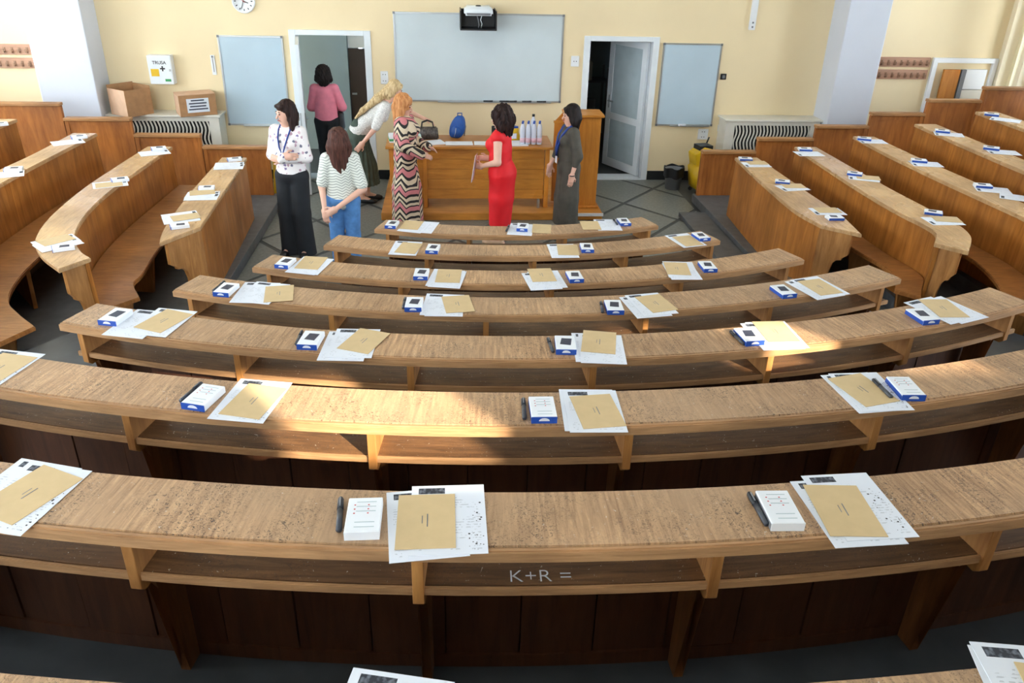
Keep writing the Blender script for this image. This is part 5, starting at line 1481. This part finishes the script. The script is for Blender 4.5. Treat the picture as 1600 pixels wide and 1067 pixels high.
# 3 blonde woman bending over the podium desk
J = dict(head=(0.0, 0.43, 1.52), neck=(0, 0.33, 1.40), chest=(0, 0.22, 1.25), waist=(0, 0.03, 1.10), pelvis=(0, -0.10, 0.97), shL=(-0.14, 0.30, 1.33), shR=(0.14, 0.30, 1.33),
         elL=(-0.20, 0.58, 1.22), wrL=(-0.16, 0.82, 1.12), elR=(0.20, 0.16, 1.06), wrR=(0.21, -0.02, 0.86), hdL=((0.1, 1, -0.35), (0, 0.3, 1), -1, 0.4), hipL=(-0.085, -0.10, 0.92), hipR=(0.085, -0.10, 0.92),
         knL=(-0.09, 0.0, 0.48), knR=(0.09, -0.02, 0.48), anL=(-0.09, -0.02, 0.08), anR=(0.09, -0.08, 0.08))
def long_back(v, H_, ft, rt, uz, g):
    a = H_ - ft * 0.075 - uz * 0.01
    v.cap(a, (0.03, 0.20, 1.42), 0.060, 0.055, 0.03, rt, 1.3); v.cap((0.03, 0.20, 1.42), (0.05, 0.00, 1.27), 0.055, 0.034, 0.03, rt, 1.6); v.cap((0.05, 0.00, 1.27), (0.06, -0.10, 1.17), 0.034, 0.015, 0.03, rt, 1.6)
person('person with long blonde hair and a dark green skirt leaning over the podium desk', (-1.12, 11.14, 0.001), RAD(-90), 1.0, J, 0.0, 0.35,
       top=make_top('white_lace', 0.45, 0.016, 0.008, low=0.9), bottom=make_skirt('greenskirt', [(0, -0.06, 1.05, 0.115, 1.3), (0, -0.11, 0.90, 0.150, 1.25), (0, -0.05, 0.50, 0.185, 1.15), (0, -0.02, 0.05, 0.215, 1.1)], 0.26, folds=0.012),
       hair=hair_fn('blonde', 0.10, 0.075, 0.02, extra=long_back))

# 4 woman in the zigzag striped dress
J = base_joints(elL=(-0.21, 0.02, 1.10), elR=(0.21, 0.03, 1.10), wrL=(-0.12, 0.26, 1.02), wrR=(0.13, 0.24, 0.98), hdL=((0.3, 1, -0.15), (-0.6, 0, 0.8), -1, 0.4), hdR=((-0.3, 1, -0.25), (0.6, 0, 0.8), 1, 0.4))
def dress_rings(z0, w): return [(0, 0.0, 1.10, 0.100, 1.40), (0, -0.005, 0.90, 0.130, 1.40), (0, 0.0, 0.50, 0.140 * w, 1.35), (0, 0.0, z0 - 0.15, 0.155 * w, 1.3)]
person('person with copper hair in a long dress with zigzag stripes at the podium', (-0.52, 10.10, 0.001), RAD(-104), 0.985, J, RAD(2), 0.10, 1.22,
       top=make_top('zigzag', 1.0, 0.018, 0.016, low=1.0, name='dress_bodice', cuffr=0.012), bottom=make_skirt('zigzag', dress_rings(0.10, 1.30), 0.08, 'dress_skirt', 0.006, 9),
       hair=hair_fn('copper', 0.22, 0.082, 0.01, curl=0.006, fr=80, vol=0.016), shoes='nude', leg=0.75)

# 5 woman in a lace top with her hands behind her back
J = base_joints(elL=(-0.21, -0.05, 1.07), elR=(0.23, -0.07, 1.04), wrL=(-0.19, -0.165, 0.84), wrR=(-0.08, -0.215, 0.86), hdL=((0.05, -0.15, -1), (-0.3, -1, 0), 1, 0.5), hdR=((-0.85, -0.05, -0.5), (0, -1, 0), -1, 0.6))
person('person in a pale lace top and blue jeans with hands clasped behind the back', (-1.11, 8.36, 0.001), RAD(4), 0.965, J, RAD(-4), 0.0, 1.04,
       top=make_top('lace', 0.42, 0.014, 0.012, low=1.05), bottom=make_trousers('jeans', 0.0, name='jeans'), hair=hair_fn('brown', 0.31, 0.085, 0.0, curl=0.005, fr=80, vol=0.012))

# 6 woman in red holding a paper
J = base_joints(elL=(-0.23, -0.03, 1.08), wrL=(-0.13, 0.20, 0.99), elR=(0.22, 0.0, 1.09), wrR=(0.12, 0.20, 1.03), hdL=((0.35, 1, -0.05), (-1, 0.1, 0.1), -1, 0.9), hdR=((-0.35, 1, 0.05), (1, 0.1, 0.1), 1, 0.7))
person('person with dark curly hair in a sleeveless red dress holding a white sheet', (0.63, 9.42, 0.001), RAD(70), 0.98, J, RAD(6), 0.0, 1.18,
       top=make_top('red', 0.0, 0.014, 0.0, low=1.0, name='dress_bodice'), bottom=make_skirt('red', [(0, 0.0, 1.10, 0.112, 1.36), (0, -0.03, 0.90, 0.162, 1.26), (0, -0.02, 0.60, 0.150, 1.26), (0, 0.0, 0.10, 0.128, 1.26)], 0.25, 'dress_skirt'),
       hair=hair_fn('dark', 0.14, 0.085, 0.0, curl=0.013, fr=75, vol=0.030), shoes='nude', leg=0.7)
sh = box('held_paper', -0.10, 0.10, -0.0015, 0.0015, -0.16, 0.16, MAT['paper'], None, loc=(0.318, 9.36, 0.955), rot=(RAD(0), RAD(0), RAD(78)))
sh.rotation_euler = (RAD(8), RAD(4), RAD(80)); tag(sh, 'white sheet of paper held upright by the person in red', 'paper')

# 7 woman in the long olive dress
J = base_joints(elL=(-0.21, -0.05, 1.08), wrL=(-0.225, 0.02, 0.85), elR=(0.20, 0.06, 1.09), wrR=(0.20, 0.18, 0.88), hdL=((0.0, 0.12, -1), (-1, 0, 0), 1, 0.4), hdR=((0.0, 0.12, -1), (1, 0, 0), -1, 0.4))
def scarf(e, g, H_, ft, rt, uz, cloth):
    lanyard(e, g, 'bluescarf', 0.34, 0.15, 0.016, True, 0.075)
    tube('wristwatch', [tuple(g('wrL') + 0.034 * np.array([math.cos(a), math.sin(a), 0.0])) for a in [i * math.pi / 6 for i in range(13)]], 0.007, MAT['black'], e, 6)
person('person with a dark bob in a long olive dress with a blue lanyard', (1.49, 9.72, 0.001), RAD(100), 0.97, J, RAD(-4), 0.0, 1.0,
       top=make_top('olive', 0.72, 0.017, 0.010, low=1.0, name='dress_bodice'), bottom=make_skirt('olive', [(0, 0.0, 1.10, 0.105, 1.36), (0, -0.01, 0.90, 0.140, 1.30), (0, 0.0, 0.50, 0.150, 1.26), (0, 0.0, 0.00, 0.160, 1.26)], 0.16, 'dress_skirt', 0.006, 10),
       hair=hair_fn('black', 0.13, 0.082, 0.0, curl=0.0015, vol=0.008), extras=scarf, leg=0.7)
